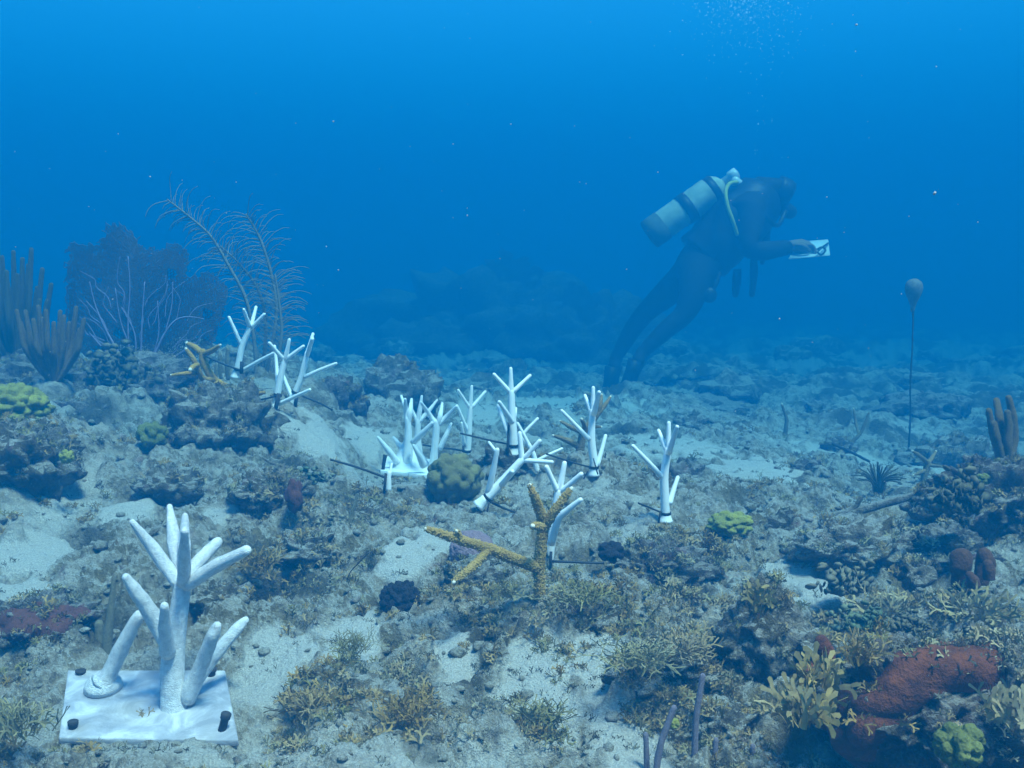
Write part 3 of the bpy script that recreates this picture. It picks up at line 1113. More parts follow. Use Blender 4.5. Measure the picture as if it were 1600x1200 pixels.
disc_algae(1345, 985, 1.2, 80, 40, 120, 'low clump of dark green round-leaved algae on pale sand')
disc_algae(1415, 990, 1.17, 60, 34, 80, 'dark rounded algae right of the green disc clump', M_TURF)
disc_algae(1525, 1012, 0.98, 60, 40, 60, 'blackish leafy algae on the crest above the red sponge', M_TURF, 0.12)
disc_algae(1320, 925, 1.36, 70, 60, 90, 'dark leafy algae under the pale rock right of centre', M_TURF, 0.09)
disc_algae(1500, 800, 1.5, 70, 70, 90, 'dark leafy algae clump on the right-hand outcrop', M_TURF, 0.09)
disc_algae(180, 600, 2.65, 80, 60, 120, 'pale-edged leafy algae on the ledge left of the sea fan base', M_TURF, 0.09)
disc_algae(520, 830, 1.68, 60, 30, 60, 'dark leafy algae below the thin upright rod', M_TURF, 0.09)
disc_algae(490, 755, 1.9, 40, 30, 40, 'dark green algae beside the dead twig', M_GREEN, 0.10)


# ------------------------------------------------------------------ white coral replicas
def replica(base, D, trunk, branches, label, tie=None, band=None, peg=None, flare=None, mat=None, group='small white plastic coral replicas', sides=14):
    """trunk/branches: lists of (px, py, radius_px[, depth offset]). tie: strap path. band: (px, py, r, direction)."""
    root = thing('coral_replica', at(base[0], base[1], D), label, 'coral replica', group)
    mat = mat or M_WHITE
    V, Fc = px_tube(trunk, D, sides=sides, seg=6)
    part('trunk', V, Fc, mat, root)
    for b in branches:
        V, Fc = px_tube(b, D, sides=sides, seg=5)
        part('branch', V, Fc, mat, root)
    if flare:
        (fx, fy, fr), (gx, gy, gr) = flare
        V, Fc = tube([at(fx, fy, D), at((fx + gx) / 2, (fy + gy) / 2, D), at(gx, gy, D)], [m(fr, D), m((fr + gr) / 2 - .6, D), m(gr, D)], 16, cap1='flat', seg=3)
        part('foot', V, Fc, mat, root)
    ct = None
    if tie:
        V, Fc = px_tube([(p[0], p[1], p[2] if len(p) > 2 else 1.5, p[3] if len(p) > 3 else -0.01) for p in tie], D, sides=6, seg=5, cap1='flat')
        ct = part('cable_tie', V, Fc, M_BLACK, root)
    if band:
        bx, by, br, dx, dy = band
        c = at(bx, by, D)
        ax = at(bx + dx, by + dy, D) - c
        r = m(br, D)
        w = m(2.1, D)
        V, Fc = lathe([(r * .9, -w), (r * 1.16, -w), (r * 1.2, 0), (r * 1.16, w), (r * .9, w)], c, ax, 18)
        part('tie_band', V, Fc, M_BLACK, ct or root)
    if peg:
        V, Fc = px_tube(peg, D, sides=8, seg=2, cap1='flat')
        part('peg', V, Fc, M_PEG, root)
    return root


o_ = 0.03
replica((368, 588), 2.55, [(368, 586, 5.2), (372, 572, 5), (378, 542, 4.8), (387, 520, 4.4), (392, 508, 4.0)],
        [[(391, 512, 3.6), (381, 484, 2.4, -o_)], [(392, 512, 3.6), (400, 480, 2.4, o_)], [(392, 513, 3.4), (413, 491, 2.3, -.01)],
         [(378, 541, 3.4), (358, 496, 2.4, -.01)], [(379, 579, 3.4, -.01), (403, 565, 3, -.03), (427, 552, 2.4, -.05)]],
        'white branching replica farthest left, right beside the feathery sea plumes',
        tie=[(378, 579), (360, 573), (340, 565), (322, 557)], peg=[(377, 584, 3, -.03), (378, 565, 3, -.03)], flare=((367, 590, 7.5), (369, 578, 5.0)), band=(371, 577, 5, 2, -8))
replica((430, 643), 2.3, [(430, 642, 5.5), (434, 612, 5.3), (440, 582, 5), (445, 562, 4.6)],
        [[(445, 566, 4.2), (452, 531, 2.5, -.01)], [(443, 562, 3.6), (421, 536, 2.5, -.03)], [(446, 562, 3.6), (474, 541, 2.5, -.01)],
         [(437, 631, 3.6, -.02), (460, 620, 3.1, -.04), (484, 609, 2.5, -.06)], [(434, 600, 3.6, .01), (432, 570, 3, .03), (429, 541, 2.4, .04)]],
        'front one of the paired white replicas on the left rock, with a black tie upright',
        tie=[(436, 618), (415, 623), (395, 626), (376, 630)], peg=[(429, 647, 3.6, -.03), (436, 615, 3.6, -.03)], flare=((429, 645, 9), (431, 631, 5.6)), band=(434, 617, 5.6, 2, -10))
replica((456, 632), 2.42, [(456, 630, 5.0), (462, 612, 4.8), (470, 592, 4.6), (475, 572, 4.4), (480, 552, 4)],
        [[(479, 556, 3.8), (489, 522, 2.4, .02)], [(480, 556, 3.6), (488, 530, 3.0, -.04)], [(474, 590, 3.5), (500, 578, 3, -.01), (525, 568, 2.4, -.02)],
         [(457, 622, 3.6, .01), (450, 606, 3.2, .02), (443, 588, 2.5, .03)]],
        'rear one of the paired white replicas, its long branch pointing right',
        tie=[(463, 614), (480, 622), (500, 630), (520, 641)], peg=[(461, 636, 3, -.03), (464, 614, 3, -.03)], flare=((454, 633, 7), (458, 622, 5)), band=(461, 613, 5, 4, -9))
replica((731, 709), 2.5, [(731, 708, 4.8), (733, 675, 4.6), (735, 636, 3.8)],
        [[(735, 640, 3.4), (737, 604, 2.3)], [(734, 638, 3), (716, 610, 2.2, -.02)], [(736, 638, 3), (758, 612, 2.2, .02)],
         [(732, 676, 3.1), (714, 634, 2.1, -.02)], [(726, 698, 3.0, -.02), (721, 661, 2.1, -.04)]],
        'slim white replica behind the boulder coral and right of the frosted branches',
        tie=[(733, 706), (710, 702), (685, 699), (660, 695)], peg=[(724, 708, 2, -.03), (724, 696, 2, -.03)], flare=((731, 711, 6), (731, 702, 4.9)), band=(731, 705, 4.9, 0, -8))
replica((801, 708), 2.05, [(801, 706, 8.0), (802, 690, 7.6), (800, 650, 6.2), (799, 612, 5.2)],
        [[(799, 618, 4.6), (798, 576, 2.6)], [(798, 614, 3.9), (772, 585, 2.7, -.01)], [(800, 614, 3.9), (828, 587, 2.7, .01)],
         [(800, 660, 4.4, -.02), (792, 646, 3.8, -.04), (780, 628, 2.8, -.06)], [(797, 684, 4.2, .0), (787, 658, 3.5, .01), (778, 634, 2.4, .02)], [(803, 660, 3.2, .03), (806, 638, 2.3, .07)]],
        'tallest white replica near the centre, with a tie leading left from its foot',
        tie=[(795, 694), (770, 689), (745, 683), (719, 677)], flare=((801, 710, 10.5), (802, 698, 7.8)), band=(802, 696, 7.7, 0, -10), peg=[(793, 712, 2.4, -.03), (795, 660, 2.0, -.01)])
replica((838, 735), 1.98, [(840, 738, 4.5), (834, 712, 4.2), (826, 694, 3.6)],
        [[(828, 698, 3.2), (809, 662, 2.4)], [(826, 696, 2.6, .02), (817, 680, 2.6, .03), (840, 654, 2.2, .04)], [(836, 722, 3, .02), (850, 714, 2.7, .02), (878, 701, 2.2, .03)]],
        'half-hidden white replica behind the leaning one, only its branches showing')
replica((752, 788), 1.75, [(752, 787, 8.2), (765, 774, 8), (790, 747, 7.2), (816, 718, 6)],
        [[(816, 722, 5), (812, 677, 3.3, .0)], [(816, 720, 4.6), (843, 689, 3.2, -.01)], [(816, 719, 4.2), (862, 722, 3.1, -.02)],
         [(763, 770, 5.6), (770, 738, 4.8, -.01), (777, 703, 3.6, -.02)], [(778, 709, 2.4, .05), (764, 691, 2.1, .08)], [(784, 758, 5, -.02), (800, 737, 3.7, -.07)]],
        'white replica leaning far to the right beside the boulder coral',
        tie=[(766, 784, 2), (785, 793, 2), (806, 801, 1.8), (826, 808, 1.7)], flare=((747, 791, 11), (760, 779, 8.2)), band=(763, 778, 8.1, 8, -8), peg=[(759, 808, 1.6, -.02), (764, 786, 1.6, -.02)])
replica((857, 885), 1.55, [(857, 883, 7), (861, 850, 7.2), (867, 805, 7.2), (873, 768, 6.6)],
        [[(873, 772, 5.6), (882, 724, 3.9)], [(872, 770, 4.8), (854, 730, 3.9, -.01)], [(875, 770, 4.8), (908, 741, 3.9, -.02)],
         [(861, 850, 6, -.02), (873, 811, 5.6, -.04), (888, 796, 4.8, -.05), (907, 781, 3.8, -.06)]],
        'white replica standing close behind the front brown staghorn',
        tie=[(861, 877, 2.2), (890, 878, 2), (915, 879, 2), (944, 880, 1.8)], peg=[(860, 888, 2.4, -.03), (861, 862, 2.4, -.03)], flare=((856, 889, 8), (858, 876, 7.2)), band=(858, 876, 7.4, 1, -10))
replica((928, 741), 1.95, [(928, 739, 6.8), (928, 722, 6.6), (924, 686, 6.2), (926, 642, 5)],
        [[(926, 648, 4.4), (927, 606, 2.8)], [(924, 645, 3.6), (914, 618, 2.7, .02)], [(928, 647, 4.6, -.01), (936, 613, 3.0, -.05)],
         [(921, 687, 4, -.01), (900, 665, 3.4, -.02), (878, 642, 2.7, -.03)], [(933, 728, 4, .0), (940, 704, 3.5, .01), (946, 681, 2.8, .02)]],
        'white replica with a brown staghorn coral right behind it',
        tie=[(922, 730), (900, 724), (878, 717), (853, 709)], flare=((928, 743, 9.5), (928, 728, 6.8)), band=(928, 730, 6.9, 0, -10), peg=[(934, 741, 1.2, -.03), (927, 716, 1.0, -.03)])
replica((1040, 813), 1.7, [(1040, 812, 7.4), (1039, 781, 7.2), (1038, 742, 6.7), (1044, 702, 5.8)],
        [[(1044, 708, 5), (1045, 661, 3.1)], [(1042, 705, 4.2), (1029, 673, 3.0, .02)], [(1045, 708, 5, -.01), (1058, 667, 3.2, -.05)],
         [(1035, 746, 4.6), (1012, 721, 3.9, -.02), (989, 697, 3.0, -.03)], [(1046, 788, 4.7), (1052, 767, 4, .01), (1059, 746, 3.1, .02)]],
        'lone white replica standing apart at the right of the group',
        tie=[(1034, 801), (1022, 796), (1010, 791), (997, 786)], flare=((1040, 815, 12), (1040, 800, 7.4)), band=(1040, 802, 7.5, 0, -10), peg=[(1029, 817, 1.6, -.03), (1032, 798, 1.4, -.03)])
replica((607, 766), 1.85, [(607, 766, 5), (607, 750, 4.6), (608, 739, 3.2)], [[(607, 758, 3.2, .04), (609, 742, 2.8, .05), (612, 725, 2, .06)]],
        'short white stub of a replica beside a black peg and a long tie',
        tie=[(604, 747, 2), (578, 737, 2), (548, 727, 1.9), (516, 718, 1.6)], peg=[(600, 771, 2.2, -.02), (603, 740, 2.4, -.02)])

# tall frosted replica in the foreground
root = thing('coral_replica', at(232, 1105, 1.17), 'tall frosted white branching coral replica bolted to a square base plate in front', 'coral replica', 'frosted resin coral replicas')
pc = [at(92, 1157, 1.10), at(373, 1161, 1.10), at(352, 1051, 1.245), at(106, 1051, 1.245)]
nrm = np.cross(pc[1] - pc[0], pc[3] - pc[0])
nrm /= np.linalg.norm(nrm)
V, Fc = prism([p + nrm * 0.004 for p in pc], 0.009, nrm)
pl = part('base_plate', V, Fc, M_FROST, root, smooth=False)
bevel(pl, 0.0018)
D0 = 1.165
V, Fc = px_tube([(273, 1118, 30), (273, 1106, 23), (270, 1085, 20), (269, 1050, 19.5), (273, 1000, 17), (280, 955, 14.5), (285, 908, 13.5)], D0, sides=20, seg=6, rough=0.06, freq=70)
part('trunk', V, Fc, M_PRINT, root)
for b in [[(281, 915, 11), (243, 862, 11), (207, 816, 5, -.02)], [(283, 905, 10, .01), (272, 845, 11.5, .03), (265, 792, 5, .05)], [(286, 905, 10, .0), (288, 850, 10, .015), (289, 806, 5, .02)],
          [(287, 910, 11, -.01), (288, 870, 10, -.04), (288, 830, 5.5, -.07)], [(290, 905, 11, .01), (315, 872, 11, .03), (340, 847, 8.5, .05)], [(291, 914, 11, -.01), (338, 884, 11, -.03), (385, 860, 8, -.05)],
          [(263, 1005, 15), (240, 965, 14, -.01), (213, 925, 11, -.03), (197, 902, 6.5, -.04)], [(262, 1020, 13, -.015), (258, 980, 10.5, -.04), (257, 947, 6.5, -.06)],
          [(292, 1092, 15, .0), (312, 1045, 12, -.01), (332, 995, 11, -.03), (339, 978, 7, -.035)], [(295, 1080, 12, .015), (335, 1025, 11, .03), (370, 983, 10, .04), (383, 969, 6.5, .05)],
          [(160, 1067, 20, .03), (172, 1050, 13.5, .03), (196, 1000, 12.5, .02), (217, 962, 9.5, .01)]]:
    V, Fc = px_tube(b, D0, sides=16, seg=6, rough=0.10, seed=len(b), freq=75)
    part('branch', V, Fc, M_PRINT, root)
V, Fc = lathe([(.024, -.006), (.022, .002), (.016, .009), (.010, .013)], at(161, 1068, 1.2), nrm, 22)
part('branch_foot', V, Fc, M_PRINT, root)
for (a, b_, D, l, tx) in [(126, 1056, 1.236, 9, 0), (330, 1060, 1.232, 16, 0), (114, 1146, 1.118, 20, 0), (345, 1142, 1.118, 28, 9)]:
    p0, p1 = at(a, b_, D) - nrm * .004, at(a + tx, b_ - l, D)
    ax = p1 - p0
    L = np.linalg.norm(ax)
    r = m(6.6, D)
    V, Fc = lathe([(r, 0), (r, L * .7), (r * 1.25, L * .74), (r * 1.3, L * .97), (r * 1.1, L), (r * .4, L * 1.01)], p0, ax, 14)
    part('bolt', V, Fc, M_PEG, root)

# second frosted replica in the middle distance
D0 = 2.4
root = thing('coral_replica', at(640, 745, D0), 'frosted many-branched white coral replica left of the boulder coral', 'coral replica', 'frosted resin coral replicas')
pc = [at(594, 738, 2.36), at(690, 748, 2.34), at(694, 722, 2.56), at(604, 716, 2.56)]
n2 = np.cross(pc[1] - pc[0], pc[3] - pc[0])
n2 /= np.linalg.norm(n2)
V, Fc = prism([p + n2 * .006 for p in pc], 0.012, n2)
bevel(part('base_plate', V, Fc, M_FROST2, root, smooth=False), .002)
V, Fc = tube([at(640, 740, 2.43), at(640, 725, 2.43), at(639, 705, 2.43), at(638, 690, 2.43)], [m(44, D0), m(32, D0), m(18, D0), m(8, D0)], 20, seg=4)
part('mound', V, Fc, M_FROST2, root)
for b in [[(637, 725, 9), (638, 695, 7), (638, 672, 5.5), (637, 654, 5)], [(656, 722, 7, .05), (653, 690, 5.5, .05), (653, 656, 4.5, .05)], [(676, 738, 8), (679, 705, 6), (683, 660, 5.2)]]:
    V, Fc = px_tube(b, D0, sides=14, seg=5)
    part('trunk', V, Fc, M_FROST2, root)
for b in [[(637, 660, 4.4), (634, 642, 4), (633, 624, 2.2, -.02)], [(638, 660, 4.4), (641, 642, 4.4), (643, 624, 2.2, .02)], [(634, 640, 2.6), (627, 619, 2.2, .03)],
          [(653, 660, 4, .05), (656, 640, 4, .05), (659, 619, 1.8, .05)], [(654, 660, 3.6, .05), (670, 642, 3.6, .06), (683, 625, 1.6, .07)], [(652, 660, 3.2, .05), (644, 641, 2.4, .05)],
          [(683, 665, 4.2), (671, 648, 4), (658, 629, 2.2, -.03)], [(684, 665, 4.2), (688, 648, 4), (691, 630, 2, .03)], [(684, 664, 4.2), (699, 650, 4), (713, 635, 2.2, -.02)],
          [(687, 702, 4.6), (697, 680, 4), (705, 662, 2, .01)], [(645, 692, 5, -.03), (661, 676, 4.6, -.05), (675, 661, 2.6, -.06)], [(622, 724, 5.5), (606, 703, 4.8, -.02), (591, 684, 2.4, -.03)],
          [(632, 708, 5, .03), (624, 696, 4.6, .04), (615, 684, 2.4, .05)], [(662, 728, 6, -.04), (654, 710, 4.5, -.06), (646, 696, 2.2, -.07)]]:
    V, Fc = px_tube(b, D0, sides=12, seg=5)
    part('branch', V, Fc, M_FROST2, root)
V, Fc = px_tube([(598, 736, 2.6, -.03), (601, 716, 3, -.03), (602, 711, 3.6, -.03)], D0, sides=10, seg=2, cap1='flat')
part('bolt', V, Fc, M_PEG, root)


# ------------------------------------------------------------------ staghorn corals
def stag_mat(name, c1, c2):
    mt, nt, b = new_mat(name)
    g = geo_pos(nt)
    vo = nt.nodes.new('ShaderNodeTexVoronoi')
    vo.inputs['Scale'].default_value = 330
    nt.links.new(g.outputs['Position'], vo.inputs['Vector'])
    n = tex_noise(nt, 40, 4, 0.6, g.outputs['Position'])
    c = ramp(nt, n, [(0.3, c2), (0.7, c1)])
    c = mixc(nt, ramp(nt, vo.outputs['Distance'], [(0.12, (.3, .3, .3)), (0.3, (0, 0, 0))]), c, tuple(min(1, x * 1.4) for x in c1))
    nt.links.new(c, b.inputs['Base Color'])
    b.inputs['Roughness'].default_value = 0.85
    b.inputs['Specular IOR Level'].default_value = 0.15
    add_bump(nt, b, math_n(nt, 'SUBTRACT', 1.0, vo.outputs['Distance']), 0.6, 0.003)
    return mt


M_STAG = stag_mat('staghorn', (0.35, 0.235, 0.07), (0.24, 0.155, 0.045))
M_STAG2 = stag_mat('staghorn_ochre', (0.44, 0.27, 0.06), (0.30, 0.17, 0.035))
M_STAGD = stag_mat('staghorn_dull', (0.27, 0.20, 0.10), (0.15, 0.11, 0.06))


def staghorn(base, D, stems, label, mat, bumps=0.0, sides=12, tips=True, rough=0.10):
    root = thing('staghorn_coral', at(base[0], base[1], D), label, 'coral', 'staghorn corals')
    r = np.random.default_rng(int(base[0]))
    allb = MB()
    for k, s in enumerate(stems):
        V, Fc = px_tube(s, D, sides=sides, seg=6, rough=rough, seed=k, freq=110)
        br = part('trunk' if k == 0 else 'branch', V, Fc, mat, root)
        P = np.array([at(p[0], p[1], D + (p[3] if len(p) > 3 else 0)) for p in s])
        R = np.array([m(p[2], D) for p in s])
        if tips and k > 0 or (tips and len(stems) == 1):
            T = P[-1] - P[-2]
            T /= np.linalg.norm(T)
            V, Fc = tube([P[-1] - T * R[-1] * .6, P[-1] + T * R[-1] * .9], [R[-1] * 1.04, R[-1] * .8], 10, seg=2)
            part('tip', V, Fc, M_TIP, br)
        if bumps > 0:
            PP, RR_ = smooth_path(P, R, 12)
            TT = np.gradient(PP, axis=0)
            TT /= np.linalg.norm(TT, axis=1)[:, None]
            L = np.linalg.norm(np.diff(PP, axis=0), axis=1).sum()
            for _ in range(int(L * bumps)):
                i = r.integers(0, len(PP))
                t = TT[i]
                d = r.normal(size=3)
                d -= t * np.dot(d, t)
                d /= np.linalg.norm(d)
                c = PP[i] + d * RR_[i] * .93 + t * r.normal() * .002
                h = 0.0019 * r.uniform(.6, 1.2)
                w = 0.0011
                ax = d * .8 + t * .6
                ax /= np.linalg.norm(ax)
                a = np.cross(ax, d + [.01, .02, .03])
                a /= np.linalg.norm(a) + 1e-9
                b = np.cross(ax, a)
                ring = [c + w * (math.cos(q) * a + math.sin(q) * b) for q in (0, 1.26, 2.51, 3.77, 5.03)]
                top = [x + ax * h - (x - c) * .35 for x in ring]
                Fv = [(q, (q + 1) % 5, 5 + (q + 1) % 5, 5 + q) for q in range(5)] + [(5, 6, 7, 8, 9)]
                allb.add(ring + top, Fv)
    if bumps > 0:
        o = allb.build('corallites', M_STAGB, root)
        o['kind'] = 'stuff'
    return root


M_STAGB = simple_mat('corallite', (0.44, 0.31, 0.105), (0.32, 0.21, 0.065), 150, 0.8)
staghorn((843, 922), 1.35, [[(843, 928, 9.5), (843, 905, 9), (842, 888, 9.5), (846, 850, 9.5), (850, 812, 9.5)],
                            [(850, 818, 8.5), (842, 795, 8, -.01), (835, 776, 6.5, -.02), (829, 761, 4, -.02)],
                            [(851, 822, 8.5), (865, 800, 7.5, -.01), (880, 780, 6.5, -.01), (891, 766, 4, -.01)],
                            [(848, 824, 6, -.02), (840, 822, 5.2, -.05), (833, 822, 4.4, -.07)],
                            [(842, 888, 9), (800, 872, 8.6, -.03), (763, 857, 8.4, -.05), (720, 844, 7.4, -.07), (690, 834, 5.6, -.085), (668, 827, 3.2, -.09)],
                            [(722, 845, 5, -.07), (717, 836, 4, -.075), (714, 831, 3, -.08)],
                            [(764, 858, 7, -.05), (742, 882, 6.4, -.08), (722, 898, 5.2, -.10), (711, 908, 3.4, -.11)]],
         'mustard-brown staghorn coral with a long left branch, front centre', M_STAG, bumps=2600)
staghorn((344, 602), 2.33, [[(414, 613, 2.6, -.06), (396, 616, 4.2, -.05), (378, 613, 5, -.03), (344, 600, 6, 0), (328, 585, 6.4, 0), (317, 562, 6, 0), (317, 550, 5.4, 0)],
                            [(317, 554, 5), (306, 544, 5.2, .01), (295, 538, 4, .02)], [(318, 553, 4.6), (331, 548, 4.4, -.02), (343, 540, 2.6, -.04)],
                            [(334, 594, 5), (318, 592, 5, -.03), (309, 577, 4.4, -.05), (301, 560, 4.2, -.06), (292, 547, 2.8, -.06)],
                            [(309, 570, 4, -.05), (302, 573, 4, -.08), (298, 577, 3.6, -.10)], [(312, 584, 4, -.04), (300, 583, 3.6, -.05), (285, 584, 3.2, -.07), (269, 586, 2, -.08)],
                            [(320, 594, 3.4, -.03), (316, 604, 3, -.04), (313, 612, 2.4, -.05)], [(340, 598, 3.6, -.02), (334, 602, 3.4, -.05), (332, 604, 3.2, -.06)]],
         'ochre staghorn coral curving over the rock at the left', M_STAG2)
staghorn((902, 736), 2.15, [[(902, 740, 6), (906, 705, 7), (912, 675, 6.4), (924, 660, 5.4), (935, 645, 4.6)], [(934, 648, 4), (938, 632, 3.6), (940, 618, 2.2, .01)], [(936, 645, 3.6), (946, 632, 3.4, .01), (953, 621, 2.2, .02)],
                            [(905, 698, 5), (886, 688, 4.6, -.01), (866, 681, 2.4, -.02)], [(911, 676, 4.2), (893, 668, 3.8, .02), (877, 659, 2.2, .03)], [(914, 672, 3.8), (912, 662, 3.4, -.02), (909, 656, 2.8, -.03)],
                            [(920, 668, 3.6), (930, 667, 3, .01), (938, 667, 2, .01)], [(912, 742, 4), (942, 738, 4, -.02), (965, 735, 3.4, -.03), (983, 732, 2.2, -.03)]],
         'brown staghorn coral half hidden behind a white replica', M_STAGD)
staghorn((1442, 756), 2.5, [[(1441, 760, 4.6), (1446, 738, 5), (1450, 722, 4.6)], [(1450, 724, 4), (1438, 713, 3.4, -.02), (1426, 705, 1.8, -.03)], [(1450, 724, 3.6), (1457, 714, 3.2, .02), (1462, 706, 1.8, .03)],
                            [(1449, 726, 3.4), (1460, 728, 2.8, -.01), (1471, 729, 1.6, -.02)], [(1445, 735, 3.2), (1436, 739, 2.8, -.03), (1428, 742, 1.6, -.04)]],
         'small pale staghorn coral right of the float line', M_STAGD)
staghorn((1225, 690), 3.6, [[(1224, 692, 3.6), (1228, 670, 3.4), (1229, 655, 3), (1225, 642, 2.4), (1222, 632, 1.8)]], 'single thin upright coral finger right of the diver legs', M_STAGD, sides=8)
staghorn((1320, 705), 3.4, [[(1318, 706, 3.2), (1332, 690, 3.4), (1345, 676, 3), (1352, 660, 2.6), (1357, 646, 1.8)], [(1342, 680, 2.4), (1337, 660, 2.2, .03), (1334, 640, 1.6, .04)]],
         'thin forked coral left of the float line in mid distance', M_STAGD, sides=8)

# ------------------------------------------------------------------ rods and soft corals
M_ROD = simple_mat('sea_rod_tan', (0.13, 0.115, 0.05), (0.07, 0.06, 0.03), 300, 0.95, 1.0, 0.004)
M_RODO = simple_mat('sea_rod_orange', (0.24, 0.155, 0.06), (0.13, 0.085, 0.035), 300, 0.95, 1.0, 0.004)
M_RODP = simple_mat('purple_rod', (0.30, 0.26, 0.31), (0.19, 0.16, 0.20), 420, 0.95, 1.0, 0.003)
M_RODG = simple_mat('greyish_rod', (0.26, 0.24, 0.16), (0.16, 0.15, 0.10), 300, 0.95, 1.0, 0.003)


def rods(base, D, fingers, label, mat, name='sea_rod', group='finger-like soft corals', rough=0.16, freq=160):
    root = thing(name, at(base[0], base[1], D), label, 'soft coral', group)
    for k, s in enumerate(fingers):
        V, Fc = px_tube(s, D, sides=12, seg=9, rough=rough, seed=k, freq=freq)
        part('finger', V, Fc, mat, root)
    return root


def fan_fingers(base, tips, r, bend=0.35, seed=0):
    g = np.random.default_rng(seed)
    out = []
    for t in tips:
        bx, by = base[0] + (t[0] - base[0]) * .22, base[1] - 2
        mx, my = base[0] + (t[0] - base[0]) * .78, by + (t[1] - by) * .45
        dz = g.uniform(-.06, .06)
        out.append([(base[0] + (t[0] - base[0]) * .1, base[1] + 6, r * .8), (bx + (mx - bx) * .5, by + (my - by) * .45, r, dz * .4), (mx, my, r * 1.05, dz), ((mx + t[0]) / 2, (my + t[1]) / 2, r, dz), (t[0], t[1], r * .78, dz)])
    return out


rods((20, 570), 2.9, fan_fingers((28, 570), [(3, 402), (21, 394), (49, 390), (44, 415), (66, 421), (27, 430), (-14, 410), (-22, 440), (74, 470), (10, 425), (58, 450), (35, 405), (-5, 388), (80, 445), (14, 450), (-30, 420), (62, 470)], 4.3, seed=1), 'tall brown finger-like soft coral at the left edge', M_ROD)
rods((85, 590), 2.6, fan_fingers((85, 592), [(26, 486), (40, 487), (60, 479), (72, 486), (94, 487), (119, 481), (131, 500), (52, 500), (84, 505), (108, 505), (33, 505), (66, 498), (100, 495), (124, 515)], 4.2, seed=2), 'shorter tan finger-like soft coral left of the sea fan', M_RODO)
rods((1572, 735), 1.9, [[(1568, 738, 6), (1558, 700, 6.5), (1550, 668, 6), (1545, 642, 5)], [(1572, 738, 6), (1568, 690, 7), (1562, 655, 6.5), (1557, 626, 5, .02)], [(1574, 738, 6), (1584, 690, 7, .02), (1582, 650, 6.5, .02), (1576, 622, 5, .02)],
                        [(1570, 738, 6), (1574, 700, 7, -.02), (1576, 668, 6.5, -.02), (1574, 645, 5, -.02)], [(1566, 738, 6), (1562, 710, 7, -.02), (1556, 682, 6.5, -.03), (1553, 662, 5, -.03)]],
     'orange-brown finger-like soft coral on the outcrop at the right edge', M_RODO)
rods((1086, 1200), 1.0, [[(1084, 1215, 5.6), (1086, 1160, 5.4), (1088, 1120, 5.2), (1094, 1080, 5), (1098, 1056, 4.6)]], 'tall purplish rod rising from the bottom edge', M_RODP, 'purple_sea_rod', 'purplish rods at the bottom edge', 0.06)
rods((1028, 1200), 1.0, [[(1024, 1212, 5.6), (1032, 1165, 5.4), (1042, 1135, 5.2), (1053, 1106, 4.8)]], 'slanting purplish rod left of the tall one', M_RODP, 'purple_sea_rod', 'purplish rods at the bottom edge', 0.06)
rods((1009, 1200), 1.02, [[(1011, 1215, 5), (1010, 1175, 4.8), (1009, 1148, 4.4)]], 'leftmost short purplish rod at the bottom edge', M_RODP, 'purple_sea_rod', 'purplish rods at the bottom edge', 0.06)
rods((1117, 1200), 1.0, [[(1116, 1215, 4.8), (1117, 1180, 4.6), (1119, 1156, 4.2)]], 'short purplish rod just right of the tall one', M_RODP, 'purple_sea_rod', 'purplish rods at the bottom edge', 0.06)
rods((1176, 1200), 0.98, [[(1178, 1215, 5), (1177, 1190, 4.8), (1176, 1166, 4.4)]], 'rightmost short purplish rod at the bottom edge', M_RODP, 'purple_sea_rod', 'purplish rods at the bottom edge', 0.06)
rods((165, 1045), 1.3, [[(168, 1048, 8), (168, 1000, 7.5), (174, 950, 6), (178, 902, 3)], [(160, 1048, 8, .02), (156, 1010, 8, .02), (155, 975, 7, .02)]], 'blurred greyish rod behind the left branch of the tall frosted coral', M_RODG)
rods((553, 835), 1.68, [[(546, 838, 3.6), (547, 815, 4.2), (552, 795, 3.6), (559, 772, 2)]], 'thin upright tan rod among rubble below the lone peg', M_RODG)
rods((353, 590), 2.6, [[(345, 592, 3), (344, 570, 3.4), (344, 555, 3)], [(356, 594, 3), (355, 565, 3.6), (356, 546, 3)], [(338, 592, 3, -.03), (338, 578, 3.2, -.03), (338, 570, 2.6, -.03)]], 'cluster of short tan fingers behind the ochre staghorn', M_RODG)


# feathery sea plumes
M_PLUME = simple_mat('sea_plume', (0.24, 0.215, 0.17), (0.15, 0.135, 0.105), 200, 0.9)


